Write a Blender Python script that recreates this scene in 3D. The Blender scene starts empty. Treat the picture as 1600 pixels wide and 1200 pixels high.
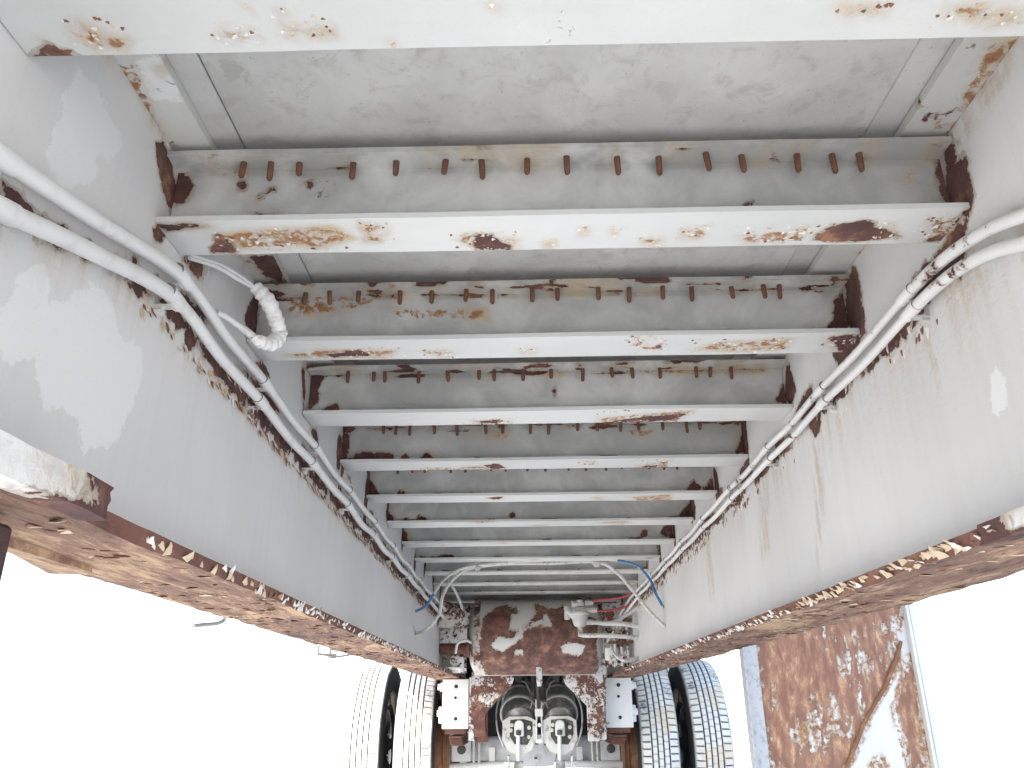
import bpy, math, random
import numpy as np
from mathutils import Vector, Matrix
random.seed(7); rng = np.random.default_rng(7)
R = math.radians
S = bpy.context.scene; COL = S.collection
ZG = 1.453                      # height of the cross members' underside above the ground

# ------------------------------------------------------------------ camera
F, YAW, PIT, ROL = 1257.6, -0.01445, 0.38149, -0.00884      # F for a 1600 px wide picture
CAM = np.array([-0.052, 0.0, -0.603 + ZG])
_cy, _sy = math.cos(YAW), math.sin(YAW)
FW = np.array([_sy*math.cos(PIT), _cy*math.cos(PIT), math.sin(PIT)])
_r0 = np.array([_cy, -_sy, 0.0]); _u0 = np.cross(_r0, FW)
RT = _r0*math.cos(ROL) + _u0*math.sin(ROL); UP = -_r0*math.sin(ROL) + _u0*math.cos(ROL)
cd = bpy.data.cameras.new("camera"); cam = bpy.data.objects.new("camera", cd); COL.objects.link(cam)
cd.sensor_width = 36; cd.lens = F/1600*36; cd.clip_start = 0.02; cd.clip_end = 2000
cam.matrix_world = Matrix(((RT[0], UP[0], -FW[0], CAM[0]), (RT[1], UP[1], -FW[1], CAM[1]), (RT[2], UP[2], -FW[2], CAM[2]), (0, 0, 0, 1)))
S.camera = cam

# ------------------------------------------------------------------ light
SUN_EL, SUN_AZ = R(36), R(216)          # azimuth clockwise from +Y (the way the camera looks)
w = bpy.data.worlds.new("World"); S.world = w; w.use_nodes = True
nt = w.node_tree; nt.nodes.clear()
sky = nt.nodes.new("ShaderNodeTexSky"); sky.sky_type = 'NISHITA'; sky.sun_disc = False
sky.sun_elevation = SUN_EL; sky.sun_rotation = SUN_AZ; sky.dust_density = 1.0; sky.air_density = 1.0; sky.ozone_density = 1.0
bg = nt.nodes.new("ShaderNodeBackground"); bg.inputs[1].default_value = 0.15
wo = nt.nodes.new("ShaderNodeOutputWorld"); nt.links.new(sky.outputs[0], bg.inputs[0]); nt.links.new(bg.outputs[0], wo.inputs[0])
sd = bpy.data.lights.new("sun", 'SUN'); sd.energy = 4.5; sd.angle = R(0.6); sd.color = (1.0, 0.965, 0.915)
so = bpy.data.objects.new("sun", sd); COL.objects.link(so)
sv = Vector((math.sin(SUN_AZ)*math.cos(SUN_EL), math.cos(SUN_AZ)*math.cos(SUN_EL), math.sin(SUN_EL)))
so.rotation_euler = sv.to_track_quat('Z', 'Y').to_euler()
S.view_settings.view_transform = 'Standard'; S.view_settings.look = 'None'
S.view_settings.exposure = 1.85; S.view_settings.gamma = 1
S.cycles.max_bounces = 10; S.cycles.diffuse_bounces = 6

# ------------------------------------------------------------------ helpers
def on(px, axis, val):
    """point of the plane axis = val seen at a pixel of the photograph, in trailer coordinates (z = 0: cross members' underside)"""
    v = val + (ZG if axis == 2 else 0)
    d = FW*F + RT*(px[0]-800) + UP*(600-px[1]); p = CAM + d*((v-CAM[axis])/d[axis])
    return np.array([p[0], p[1], p[2]-ZG])

class MB:
    def __init__(s): s.v = []; s.f = []; s.mi = []
    def add(s, vs, fs, m=0):
        o = len(s.v); s.v += [tuple(map(float, p)) for p in vs]; s.f += [tuple(i+o for i in f) for f in fs]; s.mi += [m]*len(fs); return s
    def box(s, x0, x1, y0, y1, z0, z1, m=0, rot=None, c=None, bev=0.0):
        b = bev
        if b <= 0:
            vs = [(x, y, z) for x in (x0, x1) for y in (y0, y1) for z in (z0, z1)]
            fs = [(0, 1, 3, 2), (4, 6, 7, 5), (0, 4, 5, 1), (2, 3, 7, 6), (0, 2, 6, 4), (1, 5, 7, 3)]
        else:
            vs = []; idx = {}
            for i, (x, sx) in enumerate(((x0, 1), (x1, -1))):
                for j, (y, sy) in enumerate(((y0, 1), (y1, -1))):
                    for k, (z, sz) in enumerate(((z0, 1), (z1, -1))):
                        for a in range(3):
                            idx[i, j, k, a] = len(vs)
                            vs.append((x+(0 if a == 0 else sx*b), y+(0 if a == 1 else sy*b), z+(0 if a == 2 else sz*b)))
            g = lambda i, j, k, a: idx[i, j, k, a]
            fs = []
            for a in range(3):
                for t in (0, 1):
                    q = [(0, 0), (1, 0), (1, 1), (0, 1)]
                    fs.append(tuple(g(*(t if n == a else (u if n == (a+1) % 3 else v2) for n in range(3)), a) for u, v2 in q))
            for a in range(3):            # edges along axis a
                b1, b2 = (a+1) % 3, (a+2) % 3
                for u in (0, 1):
                    for v2 in (0, 1):
                        def co(t): return tuple(t if n == a else (u if n == b1 else v2) for n in range(3))
                        fs.append((g(*co(0), b1), g(*co(1), b1), g(*co(1), b2), g(*co(0), b2)))
            for i in (0, 1):
                for j in (0, 1):
                    for k in (0, 1): fs.append((g(i, j, k, 0), g(i, j, k, 1), g(i, j, k, 2)))
        if rot is not None:
            c = Vector(c); vs = [tuple(rot @ (Vector(p)-c)+c) for p in vs]
        return s.add(vs, fs, m)
    def lathe(s, p0, p1, prof, n=24, m=0, cap=True):
        """prof: (t along p0->p1, radius)"""
        a, b = Vector(p0), Vector(p1); d = (b-a); L = d.length; d.normalize()
        q = d.to_track_quat('Z', 'Y'); e1, e2 = q @ Vector((1, 0, 0)), q @ Vector((0, 1, 0))
        vs = []; fs = []
        for t, r in prof:
            for k in range(n):
                an = 2*math.pi*k/n; vs.append(tuple(a+d*L*t+e1*r*math.cos(an)+e2*r*math.sin(an)))
        for i in range(len(prof)-1):
            for k in range(n):
                k2 = (k+1) % n; fs.append((i*n+k, i*n+k2, (i+1)*n+k2, (i+1)*n+k))
        if cap: fs.append(tuple(range(n-1, -1, -1))); fs.append(tuple((len(prof)-1)*n+k for k in range(n)))
        return s.add(vs, fs, m)
    def cyl(s, p0, p1, r, n=16, m=0, bev=0.0):
        L = (Vector(p1)-Vector(p0)).length; t = min(0.4, bev/L) if bev else 0
        return s.lathe(p0, p1, [(0, r-bev), (t, r), (1-t, r), (1, r-bev)] if bev else [(0, r), (1, r)], n, m)
    def tube(s, pts, r, n=10, m=0, rf=None):
        pts = [Vector(p) for p in pts]; vs = []; fs = []; N = len(pts); up = Vector((0.13, 0.21, 0.97))
        prev = None
        for i, p in enumerate(pts):
            t = (pts[min(i+1, N-1)]-pts[max(i-1, 0)]).normalized()
            if prev is None: e1 = t.cross(up).normalized()
            else: e1 = (prev-t*prev.dot(t)).normalized()
            prev = e1; e2 = t.cross(e1); rr = r if rf is None else rf(i/(N-1))
            for k in range(n):
                an = 2*math.pi*k/n; vs.append(tuple(p+e1*rr*math.cos(an)+e2*rr*math.sin(an)))
        for i in range(N-1):
            for k in range(n):
                k2 = (k+1) % n; fs.append((i*n+k, i*n+k2, (i+1)*n+k2, (i+1)*n+k))
        fs.append(tuple(range(n-1, -1, -1))); fs.append(tuple((N-1)*n+k for k in range(n)))
        return s.add(vs, fs, m)
    def prism(s, poly, axis, a, b, m=0):
        """poly: 2-D points on the plane across axis, extruded from a to b"""
        n = len(poly); o = [i for i in range(3) if i != axis]; vs = []
        for t in (a, b):
            for p in poly:
                q = [0, 0, 0]; q[axis] = t; q[o[0]] = p[0]; q[o[1]] = p[1]; vs.append(q)
        fs = [tuple(range(n-1, -1, -1)), tuple(range(n, 2*n))]+[(i, (i+1) % n, n+(i+1) % n, n+i) for i in range(n)]
        return s.add(vs, fs, m)
    def build(s, name, mats, parent=None, smooth=False, loc=None):
        me = bpy.data.meshes.new(name); off = Vector(loc or (0, 0, 0))
        me.from_pydata([(x-off.x, y-off.y, z+ZG-off.z) for x, y, z in s.v], [], s.f); me.update()
        return finish(name, me, mats, parent, smooth, s.mi, off)

def finish(name, me, mats, parent, smooth=False, mi=None, off=(0, 0, 0)):
    for m in (mats if isinstance(mats, (list, tuple)) else [mats]): me.materials.append(m)
    if mi is not None and any(mi): me.polygons.foreach_set("material_index", mi)
    import bmesh
    bm = bmesh.new(); bm.from_mesh(me); bmesh.ops.recalc_face_normals(bm, faces=bm.faces); bm.to_mesh(me); bm.free()
    if smooth:
        me.polygons.foreach_set("use_smooth", [True]*len(me.polygons))
        me.set_sharp_from_angle(angle=R(38))
    o = bpy.data.objects.new(name, me); COL.objects.link(o)
    po = Vector((0, 0, 0))
    if parent is not None:
        o.parent = parent; q = parent
        while q is not None: po += q.location; q = q.parent
    o.location = Vector(off)-po
    return o

def tag(o, label=None, cat=None, group=None, kind=None):
    if label: o['label'] = label
    if cat: o['category'] = cat
    if group: o['group'] = group
    if kind: o['kind'] = kind
    return o

def spline(pts, n=12):
    P = [Vector(p) for p in pts]; P = [P[0]*2-P[1]]+P+[P[-1]*2-P[-2]]; out = []
    for i in range(1, len(P)-2):
        a, b, c, d = P[i-1:i+3]
        for k in range(n):
            t = k/n; out.append(0.5*((2*b)+(c-a)*t+(2*a-5*b+4*c-d)*t*t+(3*b-a-3*c+d)*t**3))
    out.append(P[-2]); return out

# ------------------------------------------------------------------ materials
def N(t, ty, **k):
    n = t.nodes.new(ty)
    for a, b in k.items():
        if a.startswith('i_'): n.inputs[a[2:].replace('_', ' ')].default_value = b
        else: setattr(n, a, b)
    return n
def newmat(name):
    m = bpy.data.materials.new(name); m.use_nodes = True; t = m.node_tree; t.nodes.clear()
    b = N(t, "ShaderNodeBsdfPrincipled"); o = N(t, "ShaderNodeOutputMaterial"); t.links.new(b.outputs[0], o.inputs[0])
    return m, t, b
def noise(t, vec, scale, detail=4, rough=0.55, dist=0.0):
    n = N(t, "ShaderNodeTexNoise"); n.inputs['Scale'].default_value = scale; n.inputs['Detail'].default_value = detail
    n.inputs['Roughness'].default_value = rough; n.inputs['Distortion'].default_value = dist
    t.links.new(vec, n.inputs['Vector']); return n.outputs['Fac']
def mapv(t, sc=(1, 1, 1), loc=(0, 0, 0)):
    g = N(t, "ShaderNodeNewGeometry"); oi = N(t, "ShaderNodeTexCoord")
    mp = N(t, "ShaderNodeMapping"); mp.inputs['Scale'].default_value = sc; mp.inputs['Location'].default_value = loc
    t.links.new(oi.outputs['Object'], mp.inputs['Vector']); return mp.outputs[0]
def ma(t, op, a, b=None, c=None, clamp=False):
    n = N(t, "ShaderNodeMath", operation=op, use_clamp=clamp)
    for i, x in enumerate((a, b, c)):
        if x is None: continue
        if isinstance(x, (int, float)): n.inputs[i].default_value = x
        else: t.links.new(x, n.inputs[i])
    return n.outputs[0]
def step(t, x, lo, hi):
    n = N(t, "ShaderNodeMapRange", clamp=True); n.interpolation_type = 'SMOOTHSTEP'
    n.inputs['From Min'].default_value = lo; n.inputs['From Max'].default_value = hi
    t.links.new(x, n.inputs['Value']); return n.outputs['Result']
def mix(t, f, a, b, blend='MIX'):
    n = N(t, "ShaderNodeMix", data_type='RGBA', blend_type=blend)
    for i, x in ((0, f), (6, a), (7, b)):
        if isinstance(x, (int, float)): n.inputs[i].default_value = x
        elif isinstance(x, tuple): n.inputs[i].default_value = (*x, 1)
        else: t.links.new(x, n.inputs[i])
    return n.outputs[2]
def attr(t, name):
    n = N(t, "ShaderNodeAttribute"); n.attribute_name = name; return n.outputs['Fac']
def bump(t, b, h, strength=0.5, dist=0.002):
    n = N(t, "ShaderNodeBump"); n.inputs['Strength'].default_value = strength; n.inputs['Distance'].default_value = dist
    t.links.new(h, n.inputs['Height']); t.links.new(n.outputs[0], b.inputs['Normal'])

def rust_color(t, v, dark=(0.075, 0.034, 0.031), mid=(0.135, 0.062, 0.050), light=(0.30, 0.155, 0.09)):
    n1 = noise(t, v, 18, 6, 0.65); n2 = noise(t, v, 90, 4, 0.7)
    c = mix(t, step(t, n1, 0.38, 0.62), dark, mid)
    return mix(t, step(t, ma(t, 'ADD', n1, ma(t, 'MULTIPLY', n2, 0.35)), 0.72, 0.88), c, light), n2

def painted(name, paint=(0.655, 0.66, 0.655), dull=(0.56, 0.567, 0.567), free=0.0, specks=0.62, stain_col=(0.50, 0.38, 0.24), rough=0.5, rd=None, attrs=True, streak=(1, 1, 1), rs=False):
    """weathered paint over steel; vertex fields 'chip' (bare rust), 'stain' (rust bleed), 'pale' (fresh paint)"""
    m, t, b = newmat(name); v = mapv(t); vs = mapv(t, streak, (3.1, 1.7, 0.4))
    nf = noise(t, v, 60, 8, 0.7, 0.4); nm = noise(t, v, 11, 6, 0.6, 0.5); nl = noise(t, v, 2.3, 4, 0.5); nh = noise(t, v, 260, 3, 0.6)
    nst = noise(t, vs, 9, 6, 0.6)
    if attrs: chip, stain, pale = attr(t, 'chip'), attr(t, 'stain'), attr(t, 'pale')
    else:
        z = N(t, "ShaderNodeValue"); z.outputs[0].default_value = -1; chip = z.outputs[0]
        z2 = N(t, "ShaderNodeValue"); z2.outputs[0].default_value = 0; stain = pale = z2.outputs[0]
    # bare patches
    pert = ma(t, 'ADD', ma(t, 'MULTIPLY', ma(t, 'SUBTRACT', nf, 0.5), 2.6), ma(t, 'MULTIPLY', ma(t, 'SUBTRACT', nm, 0.5), 2.4))
    e = ma(t, 'ADD', chip, pert)
    sp = ma(t, 'MULTIPLY', ma(t, 'SUBTRACT', ma(t, 'ADD', ma(t, 'MULTIPLY', nm, 0.55), ma(t, 'MULTIPLY', nf, 0.45)), specks), 14)
    if free > 0: e = ma(t, 'MAXIMUM', e, ma(t, 'ADD', sp, free-1))
    else: e = ma(t, 'MAXIMUM', e, sp)
    cm = step(t, e, 0.0, 0.10)
    halo = ma(t, 'MULTIPLY', step(t, e, -0.55, 0.05), 0.55)
    rc, n2 = rust_color(t, mapv(t, (2.2, 2.2, 0.8)) if rs else v, *(rd or ()))
    # stains
    sm = ma(t, 'MULTIPLY', stain, step(t, ma(t, 'ADD', ma(t, 'MULTIPLY', nst, 0.6), ma(t, 'MULTIPLY', nf, 0.4)), 0.40, 0.62))
    deep = step(t, ma(t, 'MULTIPLY', stain, nf), 0.44, 0.58)
    base = mix(t, step(t, nl, 0.3, 0.7), paint, dull)
    base = mix(t, ma(t, 'MULTIPLY', step(t, nst, 0.45, 0.75), 0.09), base, (0.40, 0.39, 0.36))
    base = mix(t, ma(t, 'MULTIPLY', step(t, nf, 0.55, 0.8), 0.22), base, (0.70, 0.69, 0.66))
    pe = ma(t, 'ADD', pale, ma(t, 'ADD', ma(t, 'MULTIPLY', ma(t, 'SUBTRACT', nf, 0.5), 1.2), ma(t, 'MULTIPLY', ma(t, 'SUBTRACT', nm, 0.5), 2.0)))
    base = mix(t, ma(t, 'MULTIPLY', step(t, pe, 0.45, 0.6), 0.9), base, (0.73, 0.73, 0.72))
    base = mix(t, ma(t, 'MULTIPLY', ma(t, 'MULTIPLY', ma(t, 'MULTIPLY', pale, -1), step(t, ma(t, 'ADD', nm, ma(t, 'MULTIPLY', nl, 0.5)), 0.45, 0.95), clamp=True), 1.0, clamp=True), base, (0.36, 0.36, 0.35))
    base = mix(t, ma(t, 'MULTIPLY', step(t, nh, 0.62, 0.8), 0.3), base, (0.35, 0.32, 0.28))
    c = mix(t, sm, base, stain_col)
    c = mix(t, deep, c, (0.32, 0.15, 0.06))
    c = mix(t, halo, c, (0.42, 0.27, 0.15))
    c = mix(t, cm, c, rc)
    t.links.new(c, b.inputs['Base Color'])
    r = N(t, "ShaderNodeMix", data_type='FLOAT'); t.links.new(cm, r.inputs[0]); r.inputs[2].default_value = rough; r.inputs[3].default_value = 0.9
    t.links.new(r.outputs[0], b.inputs['Roughness'])
    lift = step(t, e, -0.5, 0.0)       # paint curls up before the edge
    h = ma(t, 'ADD', ma(t, 'SUBTRACT', ma(t, 'MULTIPLY', lift, 1.0), ma(t, 'MULTIPLY', cm, 2.2)), ma(t, 'ADD', ma(t, 'MULTIPLY', nf, 0.35), ma(t, 'MULTIPLY', ma(t, 'MULTIPLY', sm, nf), 1.8)))
    h = ma(t, 'ADD', h, ma(t, 'MULTIPLY', nl, 1.5))
    bump(t, b, h, 0.7, 0.0022)
    return m

def rusty(name, cols, scale=(1, 1, 1), rough=0.9, bs=0.8, bd=0.004, thr=(0.35, 0.5, 0.62)):
    m, t, b = newmat(name); v = mapv(t, scale)
    n1 = noise(t, v, 9, 8, 0.68, 0.6); n2 = noise(t, v, 45, 6, 0.72, 0.3); n3 = noise(t, mapv(t), 2.2, 3, 0.5)
    k = ma(t, 'ADD', ma(t, 'MULTIPLY', n1, 0.46), ma(t, 'ADD', ma(t, 'MULTIPLY', n2, 0.26), ma(t, 'MULTIPLY', n3, 0.28)))
    c = mix(t, step(t, k, thr[0], thr[1]), cols[0], cols[1])
    c = mix(t, step(t, k, thr[1], thr[2]), c, cols[2])
    if len(cols) > 3: c = mix(t, step(t, n2, 0.64, 0.72), c, cols[3])
    t.links.new(c, b.inputs['Base Color']); b.inputs['Roughness'].default_value = rough
    bump(t, b, ma(t, 'ADD', n1, ma(t, 'MULTIPLY', n2, 0.6)), bs, bd)
    return m

def plain(name, col, rough=0.5, metal=0.0, var=0.25, scale=30, dark=None, thr=(0.5, 0.7), bs=0.3):
    m, t, b = newmat(name); v = mapv(t); n1 = noise(t, v, scale, 5, 0.6)
    d = dark or tuple(x*(1-var) for x in col)
    t.links.new(mix(t, step(t, n1, *thr), col, d), b.inputs['Base Color'])
    b.inputs['Roughness'].default_value = rough; b.inputs['Metallic'].default_value = metal
    bump(t, b, n1, bs, 0.001); return m

M_web = painted("painted_web", paint=(0.675, 0.665, 0.65), dull=(0.60, 0.592, 0.58), specks=0.70, streak=(1, 6, 0.5))
M_cross = painted("painted_cross_member", paint=(0.62, 0.62, 0.60), dull=(0.53, 0.535, 0.52), specks=0.662)
M_strip = painted("painted_edge_plate", paint=(0.60, 0.60, 0.57), dull=(0.45, 0.45, 0.43), specks=0.64, streak=(1, 0.5, 1))
M_tank = painted("painted_tank", paint=(0.66, 0.65, 0.62), dull=(0.5, 0.5, 0.48), specks=0.66, rd=((0.10, 0.048, 0.04), (0.20, 0.105, 0.082), (0.33, 0.18, 0.115)))
M_chipped = painted("badly_chipped_paint", paint=(0.72, 0.71, 0.68), specks=0.53, attrs=False)
M_white = painted("white_bracket_paint", paint=(0.78, 0.78, 0.77), dull=(0.7, 0.7, 0.7), specks=0.66, attrs=False)
M_leg = painted("leg_paint", paint=(0.78, 0.77, 0.75), dull=(0.68, 0.67, 0.66), specks=0.72, stain_col=(0.40, 0.20, 0.09), rd=((0.29, 0.15, 0.11), (0.44, 0.245, 0.165), (0.66, 0.43, 0.27)), streak=(5, 5, 0.6), rs=True)
M_under = rusty("scaling_rust", ((0.085, 0.047, 0.038), (0.24, 0.135, 0.092), (0.52, 0.35, 0.215), (0.62, 0.48, 0.35)), (2.6, 0.55, 1), bs=1.0, bd=0.010, thr=(0.41, 0.50, 0.60))
M_edge = rusty("bare_rust_edge", ((0.085, 0.036, 0.028), (0.17, 0.075, 0.055), (0.36, 0.19, 0.11)), (1, 0.6, 1), thr=(0.36, 0.5, 0.66))
M_rustdark = rusty("dark_rust", ((0.06, 0.028, 0.022), (0.13, 0.06, 0.045), (0.24, 0.12, 0.075)), thr=(0.36, 0.5, 0.68))
M_legrust = rusty('leg_rust', ((0.03, 0.018, 0.018), (0.075, 0.04, 0.036), (0.16, 0.085, 0.06)), thr=(0.36, 0.52, 0.68))
M_screw = rusty("screw_rust", ((0.07, 0.03, 0.022), (0.14, 0.062, 0.04), (0.26, 0.13, 0.075)), thr=(0.3, 0.5, 0.7), bs=0.4, bd=0.001)
M_flake_y = plain("yellowed_paint_flake", (0.62, 0.49, 0.35), 0.8, var=0.3, scale=60)
M_flake_w = plain("white_paint_flake", (0.74, 0.71, 0.66), 0.7, var=0.3, scale=60, dark=(0.5, 0.36, 0.24))
M_flake_r = plain("rust_flake", (0.20, 0.09, 0.06), 0.9, scale=60, dark=(0.36, 0.20, 0.11))
M_pipe = plain("conduit_paint", (0.68, 0.675, 0.66), 0.38, scale=22, dark=(0.54, 0.53, 0.50), thr=(0.5, 0.75), bs=0.08)
M_ring = plain("dark_joint", (0.16, 0.15, 0.14), 0.8)
M_tape = plain("painted_tape", (0.78, 0.77, 0.75), 0.5, scale=80, dark=(0.55, 0.53, 0.50), bs=0.6)
M_hose_w = plain("painted_hose", (0.60, 0.59, 0.56), 0.5, scale=70, dark=(0.36, 0.34, 0.31), thr=(0.52, 0.66))
M_hose_b = plain("blue_hose", (0.05, 0.17, 0.36), 0.4, scale=50, dark=(0.45, 0.47, 0.48), thr=(0.56, 0.66))
M_hose_r = plain("red_hose", (0.45, 0.05, 0.06), 0.4, scale=50, dark=(0.6, 0.5, 0.48), thr=(0.62, 0.7))
M_valve = painted("valve_paint", paint=(0.66, 0.65, 0.62), dull=(0.48, 0.47, 0.45), specks=0.555, attrs=False, rd=((0.08, 0.06, 0.05), (0.16, 0.11, 0.08), (0.3, 0.2, 0.12)))
M_chamber = plain("dusty_black_steel", (0.16, 0.16, 0.16), 0.4, metal=0.3, scale=14, dark=(0.42, 0.42, 0.41), thr=(0.48, 0.68))
M_chdark = plain("grimy_black_steel", (0.05, 0.048, 0.045), 0.5, metal=0.2, scale=18, dark=(0.2, 0.19, 0.17), thr=(0.5, 0.75))
M_rod = plain("dusty_rod", (0.6, 0.6, 0.59), 0.4, metal=0.2, scale=30, dark=(0.25, 0.24, 0.22), thr=(0.55, 0.7))
M_axle = plain("dusty_axle_paint", (0.58, 0.59, 0.62), 0.5, scale=16, dark=(0.42, 0.42, 0.42), thr=(0.5, 0.75))
M_drum = rusty("brake_drum_rust", ((0.12, 0.06, 0.04), (0.24, 0.12, 0.07), (0.4, 0.22, 0.12)))
M_galv = plain("galvanised_strip", (0.46, 0.47, 0.51), 0.45, metal=0.3, scale=60, dark=(0.33, 0.34, 0.38), thr=(0.5, 0.65))
M_wire = plain('sunlit_wire', (0.34, 0.34, 0.34), 0.5)
M_rubber = plain("dark_rubber", (0.03, 0.03, 0.032), 0.85, scale=8, dark=(0.06, 0.058, 0.055))
M_rimm = plain("dark_rim_paint", (0.06, 0.06, 0.062), 0.5, scale=12)

def floor_mat(name, c1, c2, c3, seed):
    m, t, b = newmat(name); v = mapv(t, (1, 1, 1), (seed, 0, 0)); vl = mapv(t, (5, 0.6, 1), (seed, 2, 0))
    n1 = noise(t, v, 5, 8, 0.66, 0.4); n2 = noise(t, v, 28, 6, 0.7, 0.6); n3 = noise(t, vl, 14, 5, 0.6); n4 = noise(t, v, 130, 3, 0.6)
    c = mix(t, step(t, n1, 0.36, 0.62), c1, c2)
    c = mix(t, ma(t, 'MULTIPLY', step(t, n2, 0.5, 0.68), 0.7), c, c3)
    c = mix(t, ma(t, 'MULTIPLY', step(t, n3, 0.5, 0.8), 0.25), c, (0.50, 0.49, 0.46))
    c = mix(t, ma(t, 'MULTIPLY', step(t, n4, 0.66, 0.74), 0.5), c, (0.2, 0.16, 0.12))
    t.links.new(c, b.inputs['Base Color']); b.inputs['Roughness'].default_value = 0.75
    bump(t, b, ma(t, 'ADD', n2, ma(t, 'MULTIPLY', n3, 0.5)), 0.5, 0.002); return m
M_floor = floor_mat("mottled_deck_boards", (0.45, 0.445, 0.43), (0.54, 0.535, 0.52), (0.36, 0.35, 0.33), 0)
M_floor2 = floor_mat("edge_deck_board", (0.50, 0.495, 0.485), (0.55, 0.545, 0.535), (0.44, 0.43, 0.415), 5)

m, t, b = newmat("tyre_rubber"); v = mapv(t)
dn = noise(t, v, 7, 6, 0.65); dn2 = noise(t, v, 60, 4, 0.6); td = attr(t, 'tread')
c = mix(t, ma(t, 'MULTIPLY', td, step(t, ma(t, 'ADD', dn, ma(t, 'MULTIPLY', dn2, 0.3)), 0.38, 0.6)), (0.022, 0.022, 0.024), (0.80, 0.79, 0.77))
c = mix(t, ma(t, 'MULTIPLY', td, ma(t, 'MULTIPLY', step(t, noise(t, mapv(t, (1, 1, 1), (7, 3, 1)), 3.2, 5, 0.6), 0.54, 0.60), 0.85)), c, (0.76, 0.66, 0.52))
t.links.new(c, b.inputs['Base Color']); b.inputs['Roughness'].default_value = 0.9; bump(t, b, dn2, 0.3, 0.002); M_tyre = m

m, t, b = newmat("pale_concrete"); v = mapv(t)
g1 = noise(t, v, 0.6, 6, 0.6); g2 = noise(t, v, 9, 8, 0.7); g3 = noise(t, v, 80, 4, 0.7)
c = mix(t, step(t, g1, 0.3, 0.7), (0.53, 0.523, 0.507), (0.60, 0.593, 0.577))
c = mix(t, ma(t, 'MULTIPLY', step(t, g2, 0.5, 0.75), 0.5), c, (0.40, 0.385, 0.36)); c = mix(t, ma(t, 'MULTIPLY', step(t, g3, 0.6, 0.7), 0.4), c, (0.32, 0.31, 0.30))
t.links.new(c, b.inputs['Base Color']); b.inputs['Roughness'].default_value = 0.9; bump(t, b, ma(t, 'ADD', g2, g3), 0.4, 0.004); M_ground = m

# ------------------------------------------------------------------ wear: polygons traced once onto a plane, read as signed distances
def sdf(P, poly):
    """signed distance (negative inside) of 2-D points to a polygon"""
    poly = np.asarray(poly); d = np.full(len(P), 1e9); ins = np.zeros(len(P), bool)
    for a, b in zip(poly, np.roll(poly, -1, 0)):
        e = b-a; w_ = P-a; tt = np.clip((w_@e)/(e@e+1e-12), 0, 1); d = np.minimum(d, np.hypot(*(w_-tt[:, None]*e).T))
        c = ((a[1] > P[:, 1]) != (b[1] > P[:, 1])) & (P[:, 0] < (b[0]-a[0])*(P[:, 1]-a[1])/((b[1]-a[1])+1e-12)+a[0]); ins ^= c
    return np.where(ins, -d, d)
def wear(o, planes):
    """planes: list of (axis, value, tolerance, chips, stains, pales, fallback function)"""
    me = o.data; n = len(me.vertices); co = np.empty(n*3); me.vertices.foreach_get('co', co); co = co.reshape(-1, 3)
    q = o; off = np.zeros(3)
    while q is not None: off += np.array(q.location); q = q.parent
    co = co+off; co[:, 2] -= ZG
    chip = np.full(n, -3.0); st = np.zeros(n); pa = np.zeros(n)
    for axis, val, tol, chips, stains, pales in planes:
        k = np.abs(co[:, axis]-val) < tol; o2 = [i for i in range(3) if i != axis]; P = co[k][:, o2]
        if not len(P): continue
        def pol(pp): return np.array([on(p, axis, val)[o2] for p in pp])
        for pp in chips:
            g = pol(pp); wd = 0.0065+0.075*math.sqrt(max(1e-6, abs(np.cross(g-g[0], np.roll(g, -1, 0)-g[0]).sum()/2)))
            chip[k] = np.maximum(chip[k], np.clip(-sdf(P, g)/wd, -3, 2.0)); st[k] = np.maximum(st[k], np.clip(0.55-sdf(P, g)/0.03, 0, 0.6))
        for pp in stains: st[k] = np.maximum(st[k], np.clip(0.5-sdf(P, pol(pp))/0.016, 0, 1))
        for pp in pales: pa[k] = np.maximum(pa[k], np.clip(0.5-sdf(P, pol(pp))/0.03, 0, 1))
    return co, chip, st, pa
def setwear(o, chip, st, pa):
    for nm, a in (('chip', chip), ('stain', st), ('pale', pa)):
        at = o.data.attributes.new(nm, 'FLOAT', 'POINT'); at.data.foreach_set('value', np.asarray(a, dtype=np.float32))

def gridbox(x0, x1, y0, y1, z0, z1, rx, ry, rz, warp=None):
    """a box whose faces are subdivided, so that wear and dents have vertices to live on"""
    n = [max(1, round((b_-a_)/r_)) for a_, b_, r_ in ((x0, x1, rx), (y0, y1, ry), (z0, z1, rz))]
    ax = [np.linspace(a_, b_, k+1) for (a_, b_), k in zip(((x0, x1), (y0, y1), (z0, z1)), n)]
    vs = []; fs = []; idx = {}
    def g(i, j, k):
        key = (i, j, k)
        if key not in idx: idx[key] = len(vs); vs.append((ax[0][i], ax[1][j], ax[2][k]))
        return idx[key]
    for a in range(3):
        b_, c_ = (a+1) % 3, (a+2) % 3
        for t_ in (0, n[a]):
            for i in range(n[b_]):
                for j in range(n[c_]):
                    q = []
                    for di, dj in ((0, 0), (1, 0), (1, 1), (0, 1)):
                        k = [0, 0, 0]; k[a] = t_; k[b_] = i+di; k[c_] = j+dj; q.append(g(*k))
                    fs.append(tuple(q))
    if warp: vs = [warp(p) for p in vs]
    mb = MB(); mb.add(vs, fs); return mb
from mathutils import noise as mn
def fbm(x, y, z, o=3): return mn.fractal(Vector((x, y, z)), 0.9, 2.1, o)

# ------------------------------------------------------------------ setting
g = MB(); g.add([(-600, -600, -ZG), (600, -600, -ZG), (600, 900, -ZG), (-600, 900, -ZG)], [(0, 1, 2, 3)])
tag(g.build('ground', M_ground), 'pale sunlit concrete yard under and around the trailer', kind='structure')

trailer = bpy.data.objects.new('semi_trailer', None); COL.objects.link(trailer)
tag(trailer, 'pale grey painted flatbed trailer with peeling rusty frame, seen from underneath', 'trailer')
T = trailer

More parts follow.
